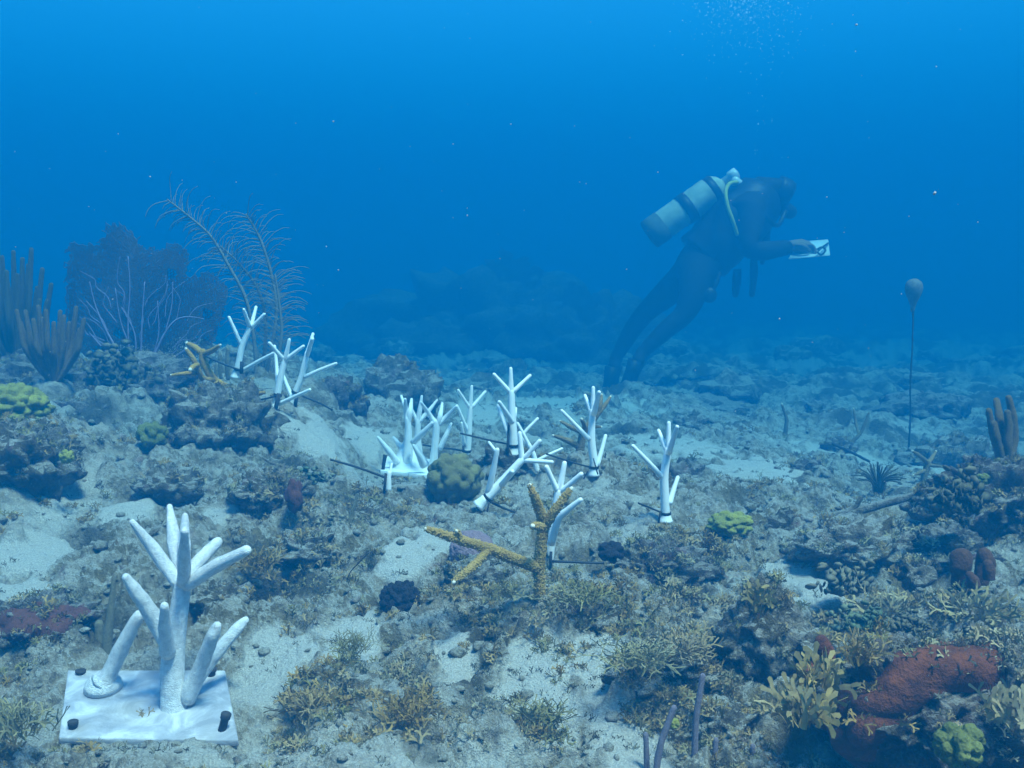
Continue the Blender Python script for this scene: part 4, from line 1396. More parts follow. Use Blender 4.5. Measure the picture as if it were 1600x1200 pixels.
def plume(D, stem, label, side_len=0.16, n=90, seed=0, droop=0.85, start=0.15):
    g = np.random.default_rng(seed)
    root = thing('sea_plume', at(stem[0][0], stem[0][1], D), label, 'soft coral', 'feathery sea plumes')
    V, Fc = px_tube(stem, D, sides=6, seg=8)
    part('stem', V, Fc, M_PLUME, root)
    P = [at(p[0], p[1], D + (p[3] if len(p) > 3 else 0)) for p in stem]
    PP, _r = smooth_path(P, [1] * len(P), 20)
    TT = np.gradient(PP, axis=0)
    TT /= np.linalg.norm(TT, axis=1)[:, None]
    for k in range(n):
        t = start + (1 - start) * (k + g.uniform(0, .6)) / n
        i = min(int(t * (len(PP) - 1)), len(PP) - 1)
        T = TT[i]
        sd = np.cross(T, [g.normal() * .25, 1, g.normal() * .2])
        sd /= np.linalg.norm(sd)
        sgn = 1 if k % 2 else -1
        if g.random() < .12:
            continue
        L = side_len * g.uniform(.35, 1.1) * (1.0 - .5 * abs(t - .45))
        d = T * .65 + sd * sgn * .8 + g.normal(size=3) * .12
        d /= np.linalg.norm(d)
        p = PP[i].copy()
        pts = [p.copy()]
        for q in range(6):
            d = d + np.array([0.16, 0, -droop * .42]) * (q / 5) + g.normal(size=3) * .07
            d /= np.linalg.norm(d)
            p = p + d * L / 6
            pts.append(p.copy())
        V, Fc = tube(pts, np.linspace(.0016, .0007, 7), 4, seg=2, cap1='flat')
        part('branchlet', V, Fc, M_PLUME, root)
    return root


plume(3.0, [(400, 600, 3), (398, 540, 3), (385, 470, 2.6), (360, 420, 2.4), (330, 370, 2), (300, 342, 1.6), (262, 312, 1.2)], 'feathery sea plume bending left above the sea fan', 0.125, 100, 1)
plume(3.1, [(412, 600, 3), (425, 540, 3), (432, 480, 2.6), (422, 420, 2.4), (405, 370, 2), (385, 335, 1.4)], 'tall feathery sea plume with its tip curving left', 0.125, 100, 2)
plume(3.15, [(405, 605, 3), (412, 560, 3), (415, 500, 2.6), (402, 450, 2.2), (372, 410, 1.6), (345, 385, 1.2)], 'feathery sea plume in the middle of the group', 0.12, 96, 3)
plume(3.0, [(415, 610, 3), (432, 570, 2.6), (440, 520, 2.4), (436, 470, 2), (430, 430, 1.4)], 'short feathery sea plume drooping right over the white replica', 0.115, 80, 4)

# sea fan: a woven net in one gently waving plane, veins in front
FAN = np.array([(205, 592), (165, 580), (135, 560), (112, 530), (102, 490), (100, 440), (104, 398), (112, 380), (140, 379), (155, 383), (158, 362), (170, 347), (186, 345), (198, 357), (212, 358), (218, 378), (228, 390), (250, 379), (275, 378), (292, 388), (296, 412), (290, 430),
                (318, 422), (340, 430), (356, 450), (354, 480), (345, 510), (330, 540), (300, 565), (262, 582), (228, 592)], float)


def in_poly(x, y, P):
    c = np.zeros(len(x), bool)
    n = len(P)
    for i in range(n):
        x0, y0 = P[i]
        x1, y1 = P[(i + 1) % n]
        k = ((y0 > y) != (y1 > y)) & (x < (x1 - x0) * (y - y0) / (y1 - y0 + 1e-9) + x0)
        c ^= k
    return c


def net(bx, by, poly, D, cell, rad, wav, seed, cup=0.0):
    """Diamond net spreading from (bx, by) inside a pixel outline; three-sided threads."""
    g = np.random.default_rng(seed)
    edges, nodes, prev = [], [], None
    r = cell
    rows = []
    while r < 330:
        n = max(6, int(2.7 * r / cell / 1.0))
        a = -math.pi / 2 - 1.62 + (np.arange(n) + (len(rows) % 2) * .5) * (3.24 / n)
        rows.append((r, a))
        r += cell * 1.0
    xs, ys = [], []
    start = []
    for r, a in rows:
        start.append(len(xs))
        jr = r + g.normal(size=len(a)) * cell * .22
        ja = a + g.normal(size=len(a)) * cell * .22 / r
        xs.extend(bx + jr * np.cos(ja))
        ys.extend(by + jr * np.sin(ja))
    xs, ys = np.array(xs), np.array(ys)
    edge_n = (noise3(np.column_stack([xs * .05, ys * .05, np.zeros(len(xs))]), seed) * 9 + noise3(np.column_stack([xs * .22, ys * .22, np.zeros(len(xs))]), seed + 5) * 7)
    ok = in_poly(xs + edge_n, ys + edge_n * .7, poly)
    hole = noise3(np.column_stack([xs * .035, ys * .035, np.ones(len(xs))]), seed + 2)
    ok &= hole < 0.62
    for i in range(len(rows) - 1):
        r0, a0 = rows[i]
        r1, a1 = rows[i + 1]
        n0, n1 = len(a0), len(a1)
        for j in range(n1):
            q = (a1[j] - a0[0]) / (a0[1] - a0[0])
            for k in (math.floor(q), math.floor(q) + 1):
                if 0 <= k < n0:
                    edges.append((start[i] + k, start[i + 1] + j))
        for j in range(n1 - 1):
            if g.random() < .35:
                edges.append((start[i + 1] + j, start[i + 1] + j + 1))
    W = np.empty((len(xs), 3))
    dep = D + wav * np.sin(xs * .035 + ys * .02) + cup * ((xs - bx) / 130.0) ** 2
    for i in range(len(xs)):
        W[i] = at(xs[i], ys[i], dep[i])
    E = np.array([e for e in edges if ok[e[0]] and ok[e[1]]])
    A, B = W[E[:, 0]], W[E[:, 1]]
    T = B - A
    T /= np.linalg.norm(T, axis=1)[:, None] + 1e-9
    S = np.cross(T, [0, 1, 0])
    S /= np.linalg.norm(S, axis=1)[:, None] + 1e-9
    N = np.cross(T, S)
    V = np.empty((len(E), 6, 3))
    for k in range(3):
        an = 2 * math.pi * k / 3
        off = rad * (math.cos(an) * N + math.sin(an) * S)
        V[:, k] = A + off
        V[:, 3 + k] = B + off
    b = (np.arange(len(E)) * 6)[:, None]
    Fq = np.concatenate([b + np.array([[k, (k + 1) % 3, 3 + (k + 1) % 3, 3 + k]]) for k in range(3)])
    return V.reshape(-1, 3), Fq


M_FAN = simple_mat('sea_fan_net', (0.115, 0.098, 0.095), (0.065, 0.056, 0.058), 14, 0.95)
M_VEIN = simple_mat('sea_fan_vein', (0.27, 0.24, 0.36), (0.17, 0.14, 0.25), 40, 0.9)
root = thing('sea_fan', at(212, 594, 2.9), 'large dusky purple sea fan with pale veins on the left ledge', 'sea fan', 'sea fans')
V, Fc = net(212, 594, FAN, 2.9, 3.0, 0.00125, 0.012, 3, .05)
part('net', V, Fc, M_FAN, root, smooth=False)
V, Fc = net(212, 594, (FAN - [212, 594]) * [.96, .95] + [212, 594], 2.925, 4.2, 0.0013, 0.015, 8, .05)
part('net', V, Fc, M_FAN, root, smooth=False)
for v in [[(208, 592, 4), (190, 560, 3), (168, 520, 2.2), (150, 480, 1.4), (140, 440, .9)], [(206, 592, 3.4), (190, 570, 2.4), (165, 548, 1.6), (140, 520, 1)], [(211, 592, 4), (202, 550, 2.6), (200, 500, 1.8), (203, 450, 1.2), (200, 400, .8)],
          [(214, 592, 4), (220, 550, 2.4), (222, 500, 1.6), (226, 440, 1)], [(217, 592, 4), (238, 560, 3), (258, 520, 2.2), (275, 500, 1.7), (295, 495, 1.3), (318, 498, .9)], [(218, 592, 3.2), (245, 572, 2), (275, 556, 1.2), (305, 535, .8)],
          [(213, 592, 3), (212, 560, 2), (210, 520, 1.4), (190, 480, .9)], [(258, 520, 1.6), (268, 480, 1.2), (270, 440, .8)], [(168, 520, 1.5), (160, 500, 1.1), (135, 470, .8)], [(238, 560, 1.8), (248, 520, 1.2), (246, 470, .8)], [(202, 540, 1.5), (188, 500, 1.0), (180, 450, .8)]]:
    V, Fc = px_tube([(p[0], p[1], p[2] * .7, -.018 + .05 * ((p[0] - 212) / 130) ** 2) for p in v], 2.9, sides=6, seg=6, cap1='flat')
    part('vein', V, Fc, M_VEIN, root)
_gv = np.random.default_rng(15)
for _k in range(20):
    a0 = -math.pi / 2 + _gv.uniform(-1.15, 1.15)
    r0 = _gv.uniform(50, 120)
    pts, r1, a1 = [], r0, a0
    for _q in range(5):
        x, y = 212 + r1 * math.cos(a1), 594 + r1 * math.sin(a1)
        pts.append((x, y, 0.8 - .12 * _q, -.016 + .05 * ((x - 212) / 130) ** 2))
        r1 += _gv.uniform(10, 22)
        a1 += _gv.normal() * .05
    if all(in_poly(np.array([p[0]]), np.array([p[1]]), FAN)[0] for p in pts):
        V, Fc = px_tube(pts, 2.9, sides=5, seg=4, cap1='flat')
        part('vein', V, Fc, M_VEIN, root)
V, Fc = px_tube([(211, 604, 12), (212, 596, 10), (213, 584, 6)], 2.9, sides=12, rough=.2)
part('holdfast', V, Fc, M_VEIN, root)

# dim sea fans on the far mounds
for (bx, by, D, s, lab) in [(800, 478, 8.9, .36, 'dim sea fan silhouette on the far reef mound'), (905, 508, 8.4, .28, 'dim sea fan silhouette on the mound left of the diver'), (745, 484, 9.0, .26, 'faint smaller sea fan silhouette left on the far mound')]:
    root = thing('sea_fan', at(bx, by, D), lab, 'sea fan', 'sea fans')
    poly = (FAN - [212, 594]) * s + [bx, by]
    V, Fc = net(bx, by, poly, D, 2.6, 0.006, .03, int(bx))
    part('net', V, Fc, M_FAN, root, smooth=False)
    V, Fc = px_tube([(bx, by + 12, 2.4), (bx, by - 4, 1.6)], D, sides=6)
    part('holdfast', V, Fc, M_VEIN, root)

# small bushy gorgonian
root = thing('bushy_soft_coral', at(1372, 775, 2.35), 'small bushy tan soft coral of thin twigs left of the float line', 'soft coral')
g = np.random.default_rng(4)
for k in range(46):
    a = g.uniform(-1.15, 1.15)
    L = g.uniform(30, 52)
    b = g.uniform(-1, 1)
    x1, y1 = 1372 + L * math.sin(a), 772 - L * math.cos(a)
    xm, ym = 1372 + L * .5 * math.sin(a * .6), 772 - L * .5
    V, Fc = px_tube([(1372 + g.normal() * 3, 776, 1.5), (xm, ym, 1.4, b * .03), (x1, y1, 1.0, b * .06)], 2.35, sides=4, seg=4, cap1='flat')
    part('twig', V, Fc, M_ROD, root)


# ------------------------------------------------------------------ stony corals and sponges
def lobed(c, rad, nl, label, mat, name='boulder_coral', cat='coral', seed=0, depth=0.35, sub=5, group=None, pw=0.5, parent=None, low=-0.35):
    """Dome covered by rounded lobes."""
    V, Fc = ico(sub)
    g = np.random.default_rng(seed)
    i = np.arange(nl) + .5
    ph = np.arccos(1 - 2 * i / nl)
    tt = math.pi * (1 + 5 ** .5) * i
    L = np.column_stack([np.cos(tt) * np.sin(ph), np.sin(tt) * np.sin(ph), np.cos(ph)]) + g.normal(size=(nl, 3)) * .9 / math.sqrt(nl)
    L /= np.linalg.norm(L, axis=1)[:, None]
    ang = np.arccos(np.clip((V @ L.T).max(1), -1, 1))
    s = 2.0 / math.sqrt(nl)
    k = 1 - depth + depth * np.clip(1 - (ang / s) ** 2, 0, 1) ** pw
    k = k + 0.10 * fbm3(V * 1.6, 2, seed) + 0.02 * fbm3(V * 14, 2, seed + 1)
    P = V * k[:, None] * np.asarray(rad)
    P[:, 2] = np.maximum(P[:, 2], rad[2] * low - .3 * (rad[2] * low - P[:, 2]) * -1 if False else rad[2] * -0.95)
    c = np.asarray(c, float)
    o = part(name, P + c, Fc, mat, None, c)
    return tag(o, label, cat, group)


def polyp_mat(name, c1, c2, scale=350, bump=0.5):
    mt, nt, b = new_mat(name)
    g = geo_pos(nt)
    vo = nt.nodes.new('ShaderNodeTexVoronoi')
    vo.inputs['Scale'].default_value = scale
    nt.links.new(g.outputs['Position'], vo.inputs['Vector'])
    n = tex_noise(nt, 30, 4, 0.6, g.outputs['Position'])
    c = ramp(nt, n, [(0.32, c2), (0.68, c1)])
    c = mixc(nt, ramp(nt, vo.outputs['Distance'], [(0.1, (.5, .5, .5)), (0.4, (0, 0, 0))]), c, tuple(x * .5 for x in c2))
    nt.links.new(c, b.inputs['Base Color'])
    b.inputs['Roughness'].default_value = 0.9
    b.inputs['Specular IOR Level'].default_value = 0.15
    add_bump(nt, b, math_n(nt, 'ADD', vo.outputs['Distance'], n), bump, 0.003)
    return mt


M_BOULD = polyp_mat('boulder_coral', (0.20, 0.185, 0.075), (0.12, 0.105, 0.045))
M_LIME = polyp_mat('yellow_green_coral', (0.29, 0.28, 0.055), (0.14, 0.14, 0.035), 300)
M_LIMED = polyp_mat('darkened_green_coral', (0.17, 0.18, 0.05), (0.09, 0.10, 0.03), 300)  # green darkened to stand in for shade under the red sponge
M_LAV = polyp_mat('lavender_coral', (0.27, 0.19, 0.21), (0.19, 0.125, 0.15), 260)
M_SPB = simple_mat('black_sponge', (0.035, 0.03, 0.035), (0.014, 0.012, 0.016), 120, 0.95, 1.0, .006)
M_SPR = simple_mat('red_sponge', (0.18, 0.050, 0.016), (0.04, 0.013, 0.008), 34, 0.95, 1.0, .006, detail=8)
M_SPBR = simple_mat('brown_sponge', (0.12, 0.05, 0.02), (0.055, 0.024, 0.012), 90, 0.95, 0.7, .004)
M_SPM = simple_mat('maroon_sponge', (0.13, 0.045, 0.032), (0.07, 0.025, 0.02), 80, 0.95, 0.7, .004)


def lob(px, py, D, rx, rz, nl, label, mat, **kw):
    r = (m(rx, D), m(rx * .9, D), m(rz, D))
    return lobed(at(px, py, D + r[1] * .5), r, nl, label, mat, **kw)


lob(710, 748, 1.93, 47, 42, 54, 'rounded olive-brown coral head covered in knobs at the centre', M_BOULD, seed=1, depth=.2)
lob(18, 640, 2.0, 64, 44, 130, 'bright yellow-green knobbly coral on the rock at the left edge', M_LIME, name='mustard_coral', seed=2, depth=.22)
lob(238, 680, 2.05, 26, 24, 30, 'small yellow-green coral patch below the sea fan hollow', M_LIMED, name='mustard_coral', seed=3, depth=.3, sub=4)
lob(104, 713, 1.72, 13, 12, 22, 'tiny yellow coral knob on the big left rock', M_LIME, name='mustard_coral', seed=4, depth=.3, sub=4)
lob(1142, 818, 1.66, 40, 20, 46, 'low bright yellow-green coral right of the lone white replica', M_LIME, name='mustard_coral', seed=5, depth=.25)
lob(1500, 1165, .81, 44, 40, 26, 'green lobed coral, darkened as if shaded, under the red sponge', M_LIMED, name='mustard_coral', seed=6, depth=.35)
lob(1052, 1130, 1.03, 12, 9, 16, 'tiny yellow coral spot behind the slanting purple rod', M_LIME, name='mustard_coral', seed=7, depth=.3, sub=4)
lob(1535, 748, 1.55, 12, 10, 16, 'small green coral spot on top of the right outcrop', M_LIMED, name='mustard_coral', seed=17, depth=.3, sub=4)
lob(738, 862, 1.53, 38, 34, 400, 'smooth lavender brain coral dome behind the staghorn branch', M_LAV, name='brain_coral', seed=8, depth=.05, sub=5)
lob(625, 940, 1.38, 36, 36, 110, 'blackish lumpy sponge sitting on pale sand left of the staghorn', M_SPB, name='black_sponge', cat='sponge', seed=9, depth=.28)
lob(460, 775, 1.66, 16, 30, 18, 'dark maroon sponge on the right face of the ragged rock', M_SPM, name='maroon_sponge', cat='sponge', seed=10, depth=.3, sub=4)
lob(955, 862, 1.45, 24, 18, 24, 'black sponge at the end of the tie right of the front staghorn', M_SPB, name='black_sponge', cat='sponge', seed=11, depth=.4, sub=4)
lob(620, 670, 2.95, 30, 18, 14, 'dim reddish lump at the foot of the tall hazy rock', M_SPM, name='maroon_sponge', cat='sponge', seed=12, depth=.2, sub=4)


def sponge_ridge(pts, D, label, mat, seed=0, name='encrusting_sponge', sides=22):
    base = at(pts[len(pts) // 2][0], pts[len(pts) // 2][1], D)
    P = [at(p[0], p[1], D + (p[3] if len(p) > 3 else 0)) for p in pts]
    R = [m(p[2], D) for p in pts]
    V, Fc = tube(P, R, sides, cap0='round', rough=.26, seed=seed, seg=10, freq=26)
    V2, F2 = tube([P[0], P[0] + (P[0] - P[1]) / np.linalg.norm(P[0] - P[1]) * R[0] * .1], [R[0] * 1.0, R[0] * .9], sides, rough=.2, seed=seed, freq=26)
    mb = MB().add(V, Fc).add(V2, F2)
    o = mb.build(name, mat, None, base)
    return tag(o, label, 'sponge')


def project(P):
    q = P - CAM
    yc = q[:, 1] * _cp - q[:, 2] * _sp
    zc = q[:, 1] * _sp + q[:, 2] * _cp
    return 800 + F_PX * q[:, 0] / yc, 600 - F_PX * zc / yc


def crust(P, Fc, poly, thick, label, mat, name='encrusting_sponge', cat='sponge', seed=0, lump=0.6):
    """A soft layer grown over part of a rock: rock faces inside the outline, pushed outwards and closed at the rim."""
    A, B, C = P[Fc[:, 0]], P[Fc[:, 1]], P[Fc[:, 2]]
    fn = np.cross(B - A, C - A)
    N = np.zeros_like(P)
    for k in range(3):
        np.add.at(N, Fc[:, k], fn)
    for _ in range(3):
        N2 = N.copy()
        for a, b in ((0, 1), (1, 2), (2, 0)):
            np.add.at(N2, Fc[:, a], N[Fc[:, b]] * .5)
            np.add.at(N2, Fc[:, b], N[Fc[:, a]] * .5)
        N = N2
    N /= np.linalg.norm(N, axis=1)[:, None] + 1e-12
    x, y = project(P)
    wob = fbm3(P * 45, 3, seed) * 9
    front = (N * (CAM - P)).sum(1) > -0.02
    ins = (in_poly(x + wob, y - wob * .8, np.array(poly, float)) & front).astype(float)
    w = ins.copy()
    for _ in range(6):
        acc, cnt = w.copy(), np.ones(len(w))
        for a, b in ((0, 1), (1, 2), (2, 0)):
            np.add.at(acc, Fc[:, a], w[Fc[:, b]])
            np.add.at(cnt, Fc[:, a], 1)
            np.add.at(acc, Fc[:, b], w[Fc[:, a]])
            np.add.at(cnt, Fc[:, b], 1)
        w = acc / cnt
    t = thick * (np.sqrt(np.clip(w, 0, 1)) * (1 + lump * fbm3(P * 28, 3, seed + 4)) - 0.28)
    keep = (w[Fc] > 0.05).any(1)
    F2 = Fc[keep]
    used, inv = np.unique(F2, return_inverse=True)
    Vn = (P + N * t[:, None])[used]
    # smooth the crust so it reads softer than the rock
    Fi = inv.reshape(-1, 3)
    for _ in range(4):
        acc, cnt = Vn.copy(), np.ones(len(Vn))
        for a, b in ((0, 1), (1, 2), (2, 0)):
            np.add.at(acc, Fi[:, a], Vn[Fi[:, b]])
            np.add.at(cnt, Fi[:, a], 1)
        Vn = acc / cnt[:, None]
    base = Vn.mean(0)
    return tag(part(name, Vn, Fi, mat, None, base), label, cat)


crust(*BIG_PF, [(1264, 1116), (1302, 1095), (1355, 1084), (1390, 1060), (1411, 1036), (1453, 1012), (1477, 1012), (1505, 1020), (1547, 1008), (1585, 1022), (1582, 1052), (1544, 1064), (1477, 1066), (1453, 1080), (1407, 1112), (1376, 1140), (1350, 1165), (1340, 1200), (1300, 1200), (1285, 1165), (1264, 1144)], .013, 'long rust-red encrusting sponge draped over the lower right rock', M_SPR, seed=1)
sponge_ridge([(1285, 1006, 15), (1290, 1026, 18), (1276, 1044, 16), (1258, 1046, 12)], .93, 'small rust-red sponge lobe left of the long red sponge', M_SPR, 2)
crust(*MAR_PF, [(0, 1000), (0, 965), (40, 945), (80, 955), (125, 950), (140, 975), (110, 985), (95, 1015), (60, 1008), (35, 985)], .008, 'dark maroon crust on the stone left of the frosted coral', M_SPM, seed=41)
crust(*PAL_PF, [(280, 960), (330, 965), (350, 990), (335, 1010), (290, 1010)], .006, 'maroon crust showing behind the frosted coral trunk', M_SPM, seed=43)

# stout brown tube sponges
root = thing('tube_sponge', at(1510, 918, 1.29), 'group of stout red-brown tube sponges at the right', 'sponge')
for pts in [[(1500, 916, 13), (1500, 900, 13), (1502, 885, 17), (1503, 873, 17)], [(1532, 912, 13, .02), (1535, 895, 13, .02), (1540, 880, 15, .02), (1538, 868, 13, .02)], [(1545, 905, 9, -.01), (1545, 890, 10, -.01), (1544, 882, 8, -.01)], [(1522, 916, 10, -.02), (1519, 906, 10, -.02), (1516, 900, 8, -.02)]]:
    V, Fc = px_tube(pts, 1.29, sides=16, rough=.14, freq=50, seg=6)
    part('tube', V, Fc, M_SPBR, root)

# dead branch and rope scraps
M_DEAD = reef_mat('dead_branch', (0.30, 0.28, 0.24), (0.17, 0.15, 0.12), (0.08, 0.07, 0.06), (0.14, 0.12, 0.06), .3, .5)
root = thing('dead_branch', at(1365, 795, 1.77), 'long dead coral branch lying on the slope right of centre', 'dead coral')
V, Fc = px_tube([(1288, 808, 7), (1320, 803, 7.5), (1350, 796, 6.5), (1385, 786, 6.5), (1415, 778, 6), (1436, 772, 6.5)], 1.77, sides=12, rough=.14, seg=8, freq=50)
part('stem', V, Fc, M_DEAD, root)
V, Fc = px_tube([(1322, 800, 5), (1336, 792, 4.4), (1345, 778, 3.4)], 1.77, sides=10, rough=.14, seg=6, freq=50)
part('twig', V, Fc, M_DEAD, root)
V, Fc = px_tube([(1434, 774, 5), (1438, 764, 5), (1437, 757, 4)], 1.77, sides=10, rough=.2, seg=4)
part('twig', V, Fc, M_DEAD, root)
M_YEL = simple_mat('yellow_rope', (0.42, 0.38, 0.05), (0.3, 0.26, 0.04), 200, .8)
base = at(1310, 816, 1.74)
V, Fc = px_tube([(1288, 817, 1.6), (1305, 815, 1.6), (1331, 814, 1.6)], 1.74, sides=6)
tag(part('rope_scrap', V, Fc, M_YEL, None, base), 'short yellow rope scrap under the dead branch', 'rope')
root = thing('dead_twig', at(430, 735, 1.86), 'bent grey twig lying on the ragged rock left of the lone peg', 'dead coral')
V, Fc = px_tube([(412, 716, 1.8), (425, 724, 2.2), (445, 729, 2.2), (462, 736, 2.2), (467, 748, 2), (466, 765, 1.6)], 1.82, sides=7, rough=.15, seg=5)
part('stem', V, Fc, M_DEAD, root)
for a, b in [((453, 731), (456, 719)), ((460, 734), (466, 724)), ((445, 729), (443, 735))]:
    V, Fc = px_tube([(a[0], a[1], 1.4), (b[0], b[1], .9)], 1.82, sides=5)
    part('twig', V, Fc, M_DEAD, root)
base = at(558, 890, 1.5)
V, Fc = px_tube([(542, 905, .9), (548, 893, .9), (560, 880, .9), (576, 864, .9)], 1.5, sides=5)
tag(part('wire', V, Fc, M_BLACK, None, base), 'thin black wire sticking out of the rubble left of centre', 'wire')
for pts, D, lab in [([(1300, 693, 2.2), (1325, 704, 2.2), (1358, 721, 2)], 3.0, 'dark straight stick leaning left of the bushy soft coral'), ([(912, 748, 1.4), (918, 737, 1.2)], 1.93, 'tiny dark twig at the foot of the white replica'), ([(938, 750, 1.2, .02), (944, 740, 1.3, .02), (946, 708, 1.1, .02)], 1.97, 'thin dark twig standing right of the white replica with the staghorn behind')]:
    base = at(pts[0][0], pts[0][1], D)
    V, Fc = px_tube(pts, D, sides=6)
    tag(part('stick', V, Fc, M_PEG, None, base), lab, 'stick')

# ------------------------------------------------------------------ float on its line
M_FLOAT = simple_mat('fouled_float', (0.20, 0.20, 0.19), (0.11, 0.11, 0.10), 120, .9, .6, .003)
D0 = 3.4
root = thing('marker_float', at(1418, 718, D0), 'grey bulb-shaped marker float tethered upright on a thin line', 'float')
c = at(1428, 450, D0)
r = m(13.4, D0)
ax = at(1428, 450, D0) - at(1426, 487, D0)
prof = [(.18, -2.75), (.24, -2.6), (.30, -2.1), (.48, -1.55), (.80, -.85), (.97, -.25), (1.0, .15), (.90, .55), (.68, .85), (.36, 1.02), (.08, 1.08)]
V, Fc = lathe([(a * r, b * r) for a, b in prof], c, ax, 24)
V = V + (fbm3(V * 60, 3, 2) * .0012)[:, None] * (V - c) / r
part('bulb', V, Fc, M_FLOAT, root)
V, Fc = px_tube([(1427, 484, 1.5), (1425.5, 540, 1.3), (1422.5, 600, 1.7), (1422.5, 650, 1.3), (1419, 712, 1.8)], D0, sides=6, seg=14, rough=.55, freq=70)
part('line', V, Fc, M_PEG, root)
V, Fc = px_tube([(1418, 722, 3.4), (1417, 712, 4.4), (1419, 704, 2.4)], D0, sides=10, rough=.3, freq=90)
part('knot', V, Fc, M_PEG, root)
V, Fc = px_tube([(1396, 719, 2), (1408, 718, 3), (1420, 719, 2.6)], D0, sides=8, rough=.3, freq=90)
part('anchor', V, Fc, M_PEG, root)

# ------------------------------------------------------------------ diver
DD = 5.6


def dp(px, py, off=0.0):
    return at(px, py, DD + off)


# joints: position (pixel, depth offset) and radius in metres; parent index
J = [
    ('pelvis', dp(1090, 415), .150, None),
    ('waist', dp(1112, 385), .138, 0),
    ('chest', dp(1145, 350), .155, 1),
    ('upper', dp(1176, 320), .150, 2),
    ('neck', dp(1199, 298), .075, 3),
    ('skull', dp(1211, 281), .105, 4),
    ('crown', dp(1213, 268), .085, 5),
    ('face', dp(1221, 296), .082, 5),
    ('chin', dp(1224, 312), .055, 7),
    ('shoulder_n', dp(1176, 332, -.17), .085, 3),
    ('elbow_n', dp(1168, 392, -.26), .060, 9),
    ('fore_n', dp(1200, 392, -.20), .056, 10),
    ('wrist_n', dp(1236, 384, -.10), .036, 11),
    ('shoulder_f', dp(1184, 330, .17), .085, 3),
    ('elbow_f', dp(1190, 392, .26), .060, 13),
    ('fore_f', dp(1216, 390, .18), .052, 14),
    ('wrist_f', dp(1242, 386, .08), .036, 15),
    ('hip_n', dp(1088, 430, -.10), .105, 0),
    ('thigh_n', dp(1082, 462, -.13), .090, 17),
    ('knee_n', dp(1070, 492, -.15), .062, 18),
    ('calf_n', dp(1042, 514, -.15), .056, 19),
    ('ankle_n', dp(1002, 552, -.15), .038, 20),
    ('toe_n', dp(994, 570, -.20), .038, 21),
    ('hip_f', dp(1078, 428, .10), .105, 0),
    ('thigh_f', dp(1050, 452, .12), .090, 23),
    ('knee_f', dp(1010, 486, .14), .062, 24),
    ('calf_f', dp(988, 514, .14), .056, 25),
    ('ankle_f', dp(962, 560, .14), .038, 26),
    ('toe_f', dp(958, 580, .10), .038, 27),
]
base = at(966, 618, DD)
person = thing('person', base, 'diver in a dark wetsuit hovering head-up and writing on a white slate', 'person')
me = bpy.data.meshes.new('body')
me.from_pydata([tuple(j[1] - base) for j in J], [(j[3], i) for i, j in enumerate(J) if j[3] is not None], [])
body = bpy.data.objects.new('body', me)
COL.objects.link(body)
sk = body.modifiers.new('skin', 'SKIN')
sk.use_smooth_shade = True
for i, j in enumerate(J):
    me.skin_vertices[0].data[i].radius = (j[2], j[2])
me.skin_vertices[0].data[0].use_root = True
ss = body.modifiers.new('subd', 'SUBSURF')
ss.levels = ss.render_levels = 2
dg = bpy.context.evaluated_depsgraph_get()
dg.update()
ev = body.evaluated_get(dg)
nm = bpy.data.meshes.new_from_object(ev)
bpy.data.objects.remove(body)
nm.name = 'body'
M_SKIN = simple_mat('skin', (0.30, 0.18, 0.12), (0.24, 0.14, 0.09), 30, .6)
nm.materials.clear()
nm.materials.append(M_NEO)
nm.materials.append(M_SKIN)
fc = J[7][1] - base
fdir = np.array(dp(1236, 305)) - np.array(dp(1211, 283))
fdir /= np.linalg.norm(fdir)
for p in nm.polygons:
    c = np.array(p.center)
    if np.linalg.norm(c - fc) < .095 and np.dot(c - (J[5][1] - base), fdir) > .085:
        p.material_index = 1
body = bpy.data.objects.new('body', nm)
COL.objects.link(body)
body.parent = person

# hands: palm and five bent fingers each
def hand(w, fwd, up, side, s=1.0):
    mb = MB()
    palm = [w - fwd * .02, w + fwd * .02, w + fwd * .06, w + fwd * .085]
    V, Fc = tube(palm, [.026 * s, .034 * s, .038 * s, .030 * s], 10, seg=3)
    mb.add(V, Fc)
    for k, (o_, L) in enumerate([(-.03, .066), (-.01, .076), (.011, .071), (.031, .056)]):
        p = w + fwd * .075 + side * o_
        pts = [p, p + fwd * L * .42 + up * .004, p + fwd * L * .72 - up * L * .26, p + fwd * L * .80 - up * L * .60]
        V, Fc = tube(pts, [.0098, .0094, .0088, .0076], 7, seg=3)
        mb.add(V, Fc)
    p = w + fwd * .02 - side * .03
    V, Fc = tube([p, p - side * .022 + fwd * .025, p - side * .026 + fwd * .052 - up * .012, p - side * .012 + fwd * .07 - up * .03], [.013, .0115, .0105, .008], 7, seg=3)
    mb.add(V, Fc)
    return mb


for wi, pi, sg in ((12, 11, 1), (16, 15, -1)):
    w = J[wi][1]
    fwd = dp(1262, 386) - dp(1236, 386)
    fwd = fwd / np.linalg.norm(fwd)
    hand(w, fwd, np.array([0, 0, 1.0]), np.array([0, 1.0, 0]) * sg).build('hand', M_SKIN, person)

# vest, mask, regulator, straps, fins
def blob(c, rad, rot=None, seed=0, rough=.08, sub=3):
    V, Fc = ico(sub)
    V = V * (1 + rough * fbm3(V * 1.8, 2, seed))[:, None] * np.asarray(rad)
    if rot is not None:
        V = V @ np.array(rot).T
    return V + c, Fc


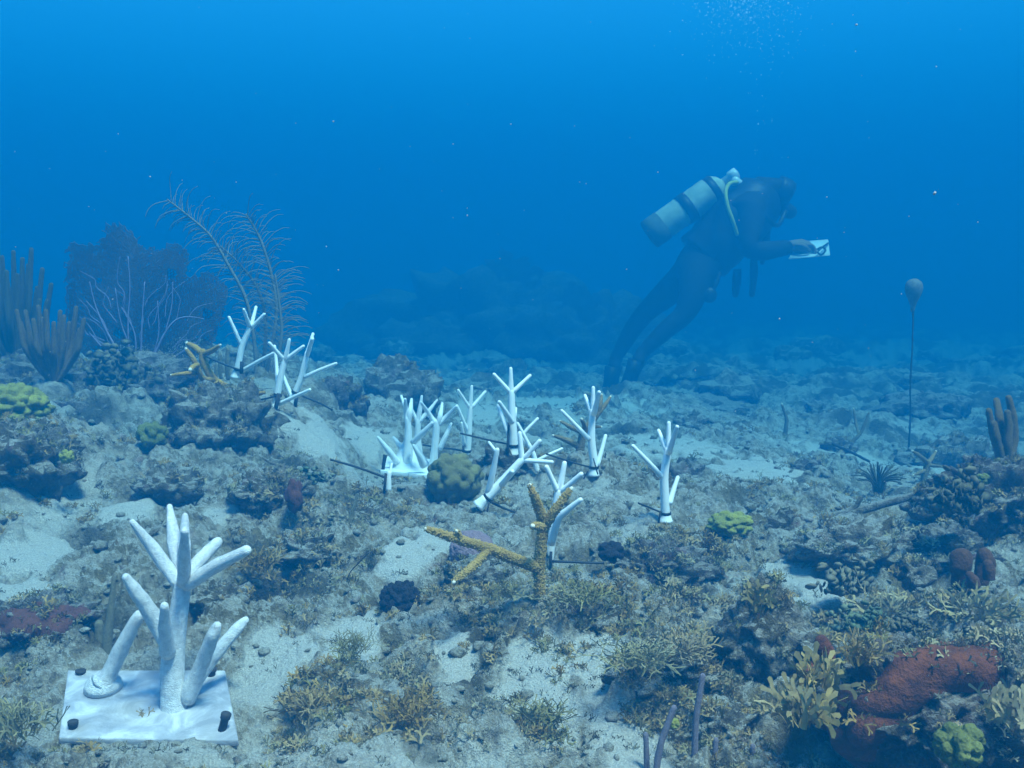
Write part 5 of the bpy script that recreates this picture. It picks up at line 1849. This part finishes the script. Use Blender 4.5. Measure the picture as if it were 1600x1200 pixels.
tors = dp(1176, 320) - dp(1090, 415)
tors /= np.linalg.norm(tors)
mb = MB()
V, Fc = tube([dp(1098, 402), dp(1118, 380), dp(1150, 347), dp(1174, 324)], [.165, .172, .185, .165], 18, seg=5, rough=.10, freq=7)
mb.add(V, Fc)
mb.build('buoyancy_vest', M_BLACK, person)
V, Fc = tube([dp(1214, 296), dp(1226, 300), dp(1234, 304)], [.080, .078, .070], 14, cap1='flat', seg=2)
mask = part('mask', V, Fc, M_BLACK, person)
M_LENS = simple_mat('mask_lens', (0.10, 0.13, 0.15), (0.08, 0.10, 0.12), 10, .08, spec=.8)
V, Fc = tube([dp(1233, 303.5), dp(1236, 305)], [.060, .056], 14, cap1='flat', seg=2)
part('lens', V, Fc, M_LENS, mask)
V, Fc = tube([dp(1218, 322), dp(1226, 327), dp(1234, 331)], [.030, .045, .040], 12, seg=3)
part('regulator', V, Fc, M_BLACK, person)
V, Fc = tube([dp(1228, 329, -.03), dp(1215, 352, -.12), dp(1198, 340, -.20), dp(1178, 306, -.14), dp(1150, 287, -.02)], [.014] * 5, 7, seg=6, cap1='flat')
part('regulator_hose', V, Fc, M_BLACK, person)
for pts, rs in [([dp(1178, 395, -.2), dp(1178, 425, -.2), dp(1175, 460, -.2)], [.018, .022, .016]), ([dp(1152, 420, -.14), dp(1151, 440, -.14), dp(1149, 460, -.14)], [.022, .026, .018]), ([dp(1192, 395, -.1), dp(1191, 410, -.1)], [.018, .014])]:
    V, Fc = tube(pts, rs, 8, seg=4)
    part('hanging_strap', V, Fc, M_BLACK, person)
V, Fc = tube([dp(1125, 425, -.15), dp(1118, 445, -.17), dp(1110, 458, -.17)], [.012, .014, .012], 7, seg=4)
gh = part('gauge_hose', V, Fc, M_BLACK, person)
V, Fc = blob(dp(1109, 461, -.17), (.040, .025, .044))
part('gauge', V, Fc, M_BLACK, gh)
for (a, b, off) in [((996, 562), (966, 640), -.18), ((959, 572), (944, 660), .11)]:
    p0, p1 = dp(a[0], a[1], off), dp(b[0], b[1], off + .06)
    d = p1 - p0
    L = np.linalg.norm(d)
    d /= L
    sd = np.array([0.5, .86, 0.0])
    sd -= d * np.dot(sd, d)
    sd /= np.linalg.norm(sd)
    n_ = np.cross(d, sd)
    V, Fc = [], []
    for t, w, th_ in ((0, .050, .035), (.25, .065, .02), (.6, .095, .010), (1.0, .115, .006)):
        c = p0 + d * L * t
        V += [c - sd * w - n_ * th_, c + sd * w - n_ * th_, c + sd * w + n_ * th_, c - sd * w + n_ * th_]
    for k in range(3):
        for j in range(4):
            Fc.append((k * 4 + j, k * 4 + (j + 1) % 4, k * 4 + 4 + (j + 1) % 4, k * 4 + 4 + j))
    Fc += [(3, 2, 1, 0), (12, 13, 14, 15)]
    part('fin', np.array(V), Fc, M_BLACK, person, smooth=False)

# scuba tank on the diver's back
M_TANK = simple_mat('tank_paint', (0.56, 0.56, 0.42), (0.30, 0.32, 0.22), 14, .5, detail=8)
M_BOOT = simple_mat('tank_boot', (0.13, 0.14, 0.10), (0.07, 0.08, 0.06), 30, .8)
top, bot = dp(1130, 285, -.03), dp(1016, 366, -.03)
ax = top - bot
L = np.linalg.norm(ax)
root = thing('scuba_tank', bot, 'pale yellow-green scuba tank strapped to the diver back', 'scuba tank')
r = .083
V, Fc = lathe([(r * .7, 0), (r * .95, .012), (r, .03), (r, L * .80), (r * .96, L * .86), (r * .84, L * .92), (r * .60, L * .965), (r * .34, L * .99), (r * .28, L * 1.0)], bot, ax, 26)
part('cylinder', V, Fc, M_TANK, root)
V, Fc = lathe([(r * .6, -.012), (r * 1.03, -.006), (r * 1.05, .03), (r * 1.05, .085), (r * .9, .09)], bot, ax, 26)
part('boot', V, Fc, M_BOOT, root)
u = ax / L
for t in (.50, .84):
    c = bot + ax * t
    k = 1.0 if t < .8 else .93
    V, Fc = lathe([(r * .9 * k, -.028), (r * 1.06 * k, -.028), (r * 1.07 * k, 0), (r * 1.06 * k, .028), (r * .9 * k, .028)], c, ax, 26)
    part('band', V, Fc, M_BLACK, root)
M_CHROME = simple_mat('chrome', (0.7, 0.7, 0.7), (0.6, 0.6, 0.6), 30, .2)
V, Fc = lathe([(.024, -.03), (.024, .04), (.034, .045), (.034, .09), (.02, .095)], top, ax, 14)
vv = part('valve', V, Fc, M_CHROME, root)
V, Fc = tube([top + u * .05, dp(1150, 284, -.05), dp(1156, 287, -.05)], [.024, .028, .022], 10, seg=3)
part('first_stage', V, Fc, M_CHROME, vv)
M_HOSE = simple_mat('yellow_hose', (0.52, 0.48, 0.10), (0.42, 0.38, 0.08), 40, .5)
V, Fc = tube([dp(1152, 285, -.08), dp(1140, 287, -.14), dp(1134, 300, -.20), dp(1137, 322, -.23), dp(1145, 345, -.24), dp(1152, 368, -.22)], [.011] * 6, 8, seg=7, cap1='flat')
part('hose', V, Fc, M_HOSE, root)

# writing slate
M_SLATE = simple_mat('slate_white', (0.82, 0.83, 0.83), (0.76, 0.77, 0.78), 15, .5)
cs = [dp(1232, 404, -.16), dp(1297, 398, -.16), dp(1294, 374, .06), dp(1247, 378, .06)]
root = thing('writing_slate', cs[0], 'white writing slate with a looped black cord held by the diver', 'slate')
V, Fc = prism(cs, .006, np.array([0, -.3, 1.0]))
part('board', V, Fc, M_SLATE, root, smooth=False)
V, Fc = tube([dp(1262, 377, .02), dp(1266, 384, -.06), dp(1274, 390, -.12), dp(1284, 386, -.14), dp(1290, 391, -.17), dp(1283, 398, -.18), dp(1278, 393, -.17), dp(1288, 384, -.12), dp(1294, 380, -.02)], [.0055] * 9, 6, seg=6)
part('cord', V, Fc, M_PEG, root)

# ------------------------------------------------------------------ drifting specks and bubbles
g = np.random.default_rng(77)
protos = [(ico(1)[0] * np.array([1, .8, .7]), ico(1)[1])]
N = 420
P, S = [], []
for _ in range(N):
    D = math.exp(g.uniform(math.log(.7), math.log(5.0)))
    P.append(at(g.uniform(-60, 1660), g.uniform(-20, 900), D))
    S.append(math.exp(g.normal(-7.85, .5)) * (0.75 + .35 * D))
P = np.array(P)
k = P[:, 2] > H(P[:, 0], P[:, 1]) + .03
P, S = P[k], np.array(S)[k]
M_SNOW = simple_mat('drifting_speck', (0.42, 0.42, 0.40), (0.3, 0.3, 0.28), 50, .8)
V, Fc = merge_protos(protos, P, rand_rot(len(P)), S)
tag(part('drifting_specks', V, Fc, M_SNOW), 'tiny pale specks drifting in the water', 'specks', None, 'stuff')
P, S = [], []
for _ in range(1500):
    x, y = g.normal(1165, 42), -25 + abs(g.normal()) * 46
    P.append(at(x, y, g.uniform(4.6, 6.2)))
    S.append(math.exp(g.normal(-6.6, .45)))
for _ in range(60):
    P.append(at(g.normal(1190, 22), g.uniform(20, 250), g.uniform(5.2, 5.8)))
    S.append(math.exp(g.normal(-6.3, .4)))
M_BUB = simple_mat('bubbles', (0.85, 0.88, 0.9), (0.8, 0.82, 0.85), 20, .15, spec=.8)
V, Fc = merge_protos([ico(1)], np.array(P), rand_rot(len(P)), np.array(S))
tag(part('exhaled_bubbles', V, Fc, M_BUB), 'cloud of fine exhaled bubbles rising above the diver', 'bubbles', None, 'stuff')
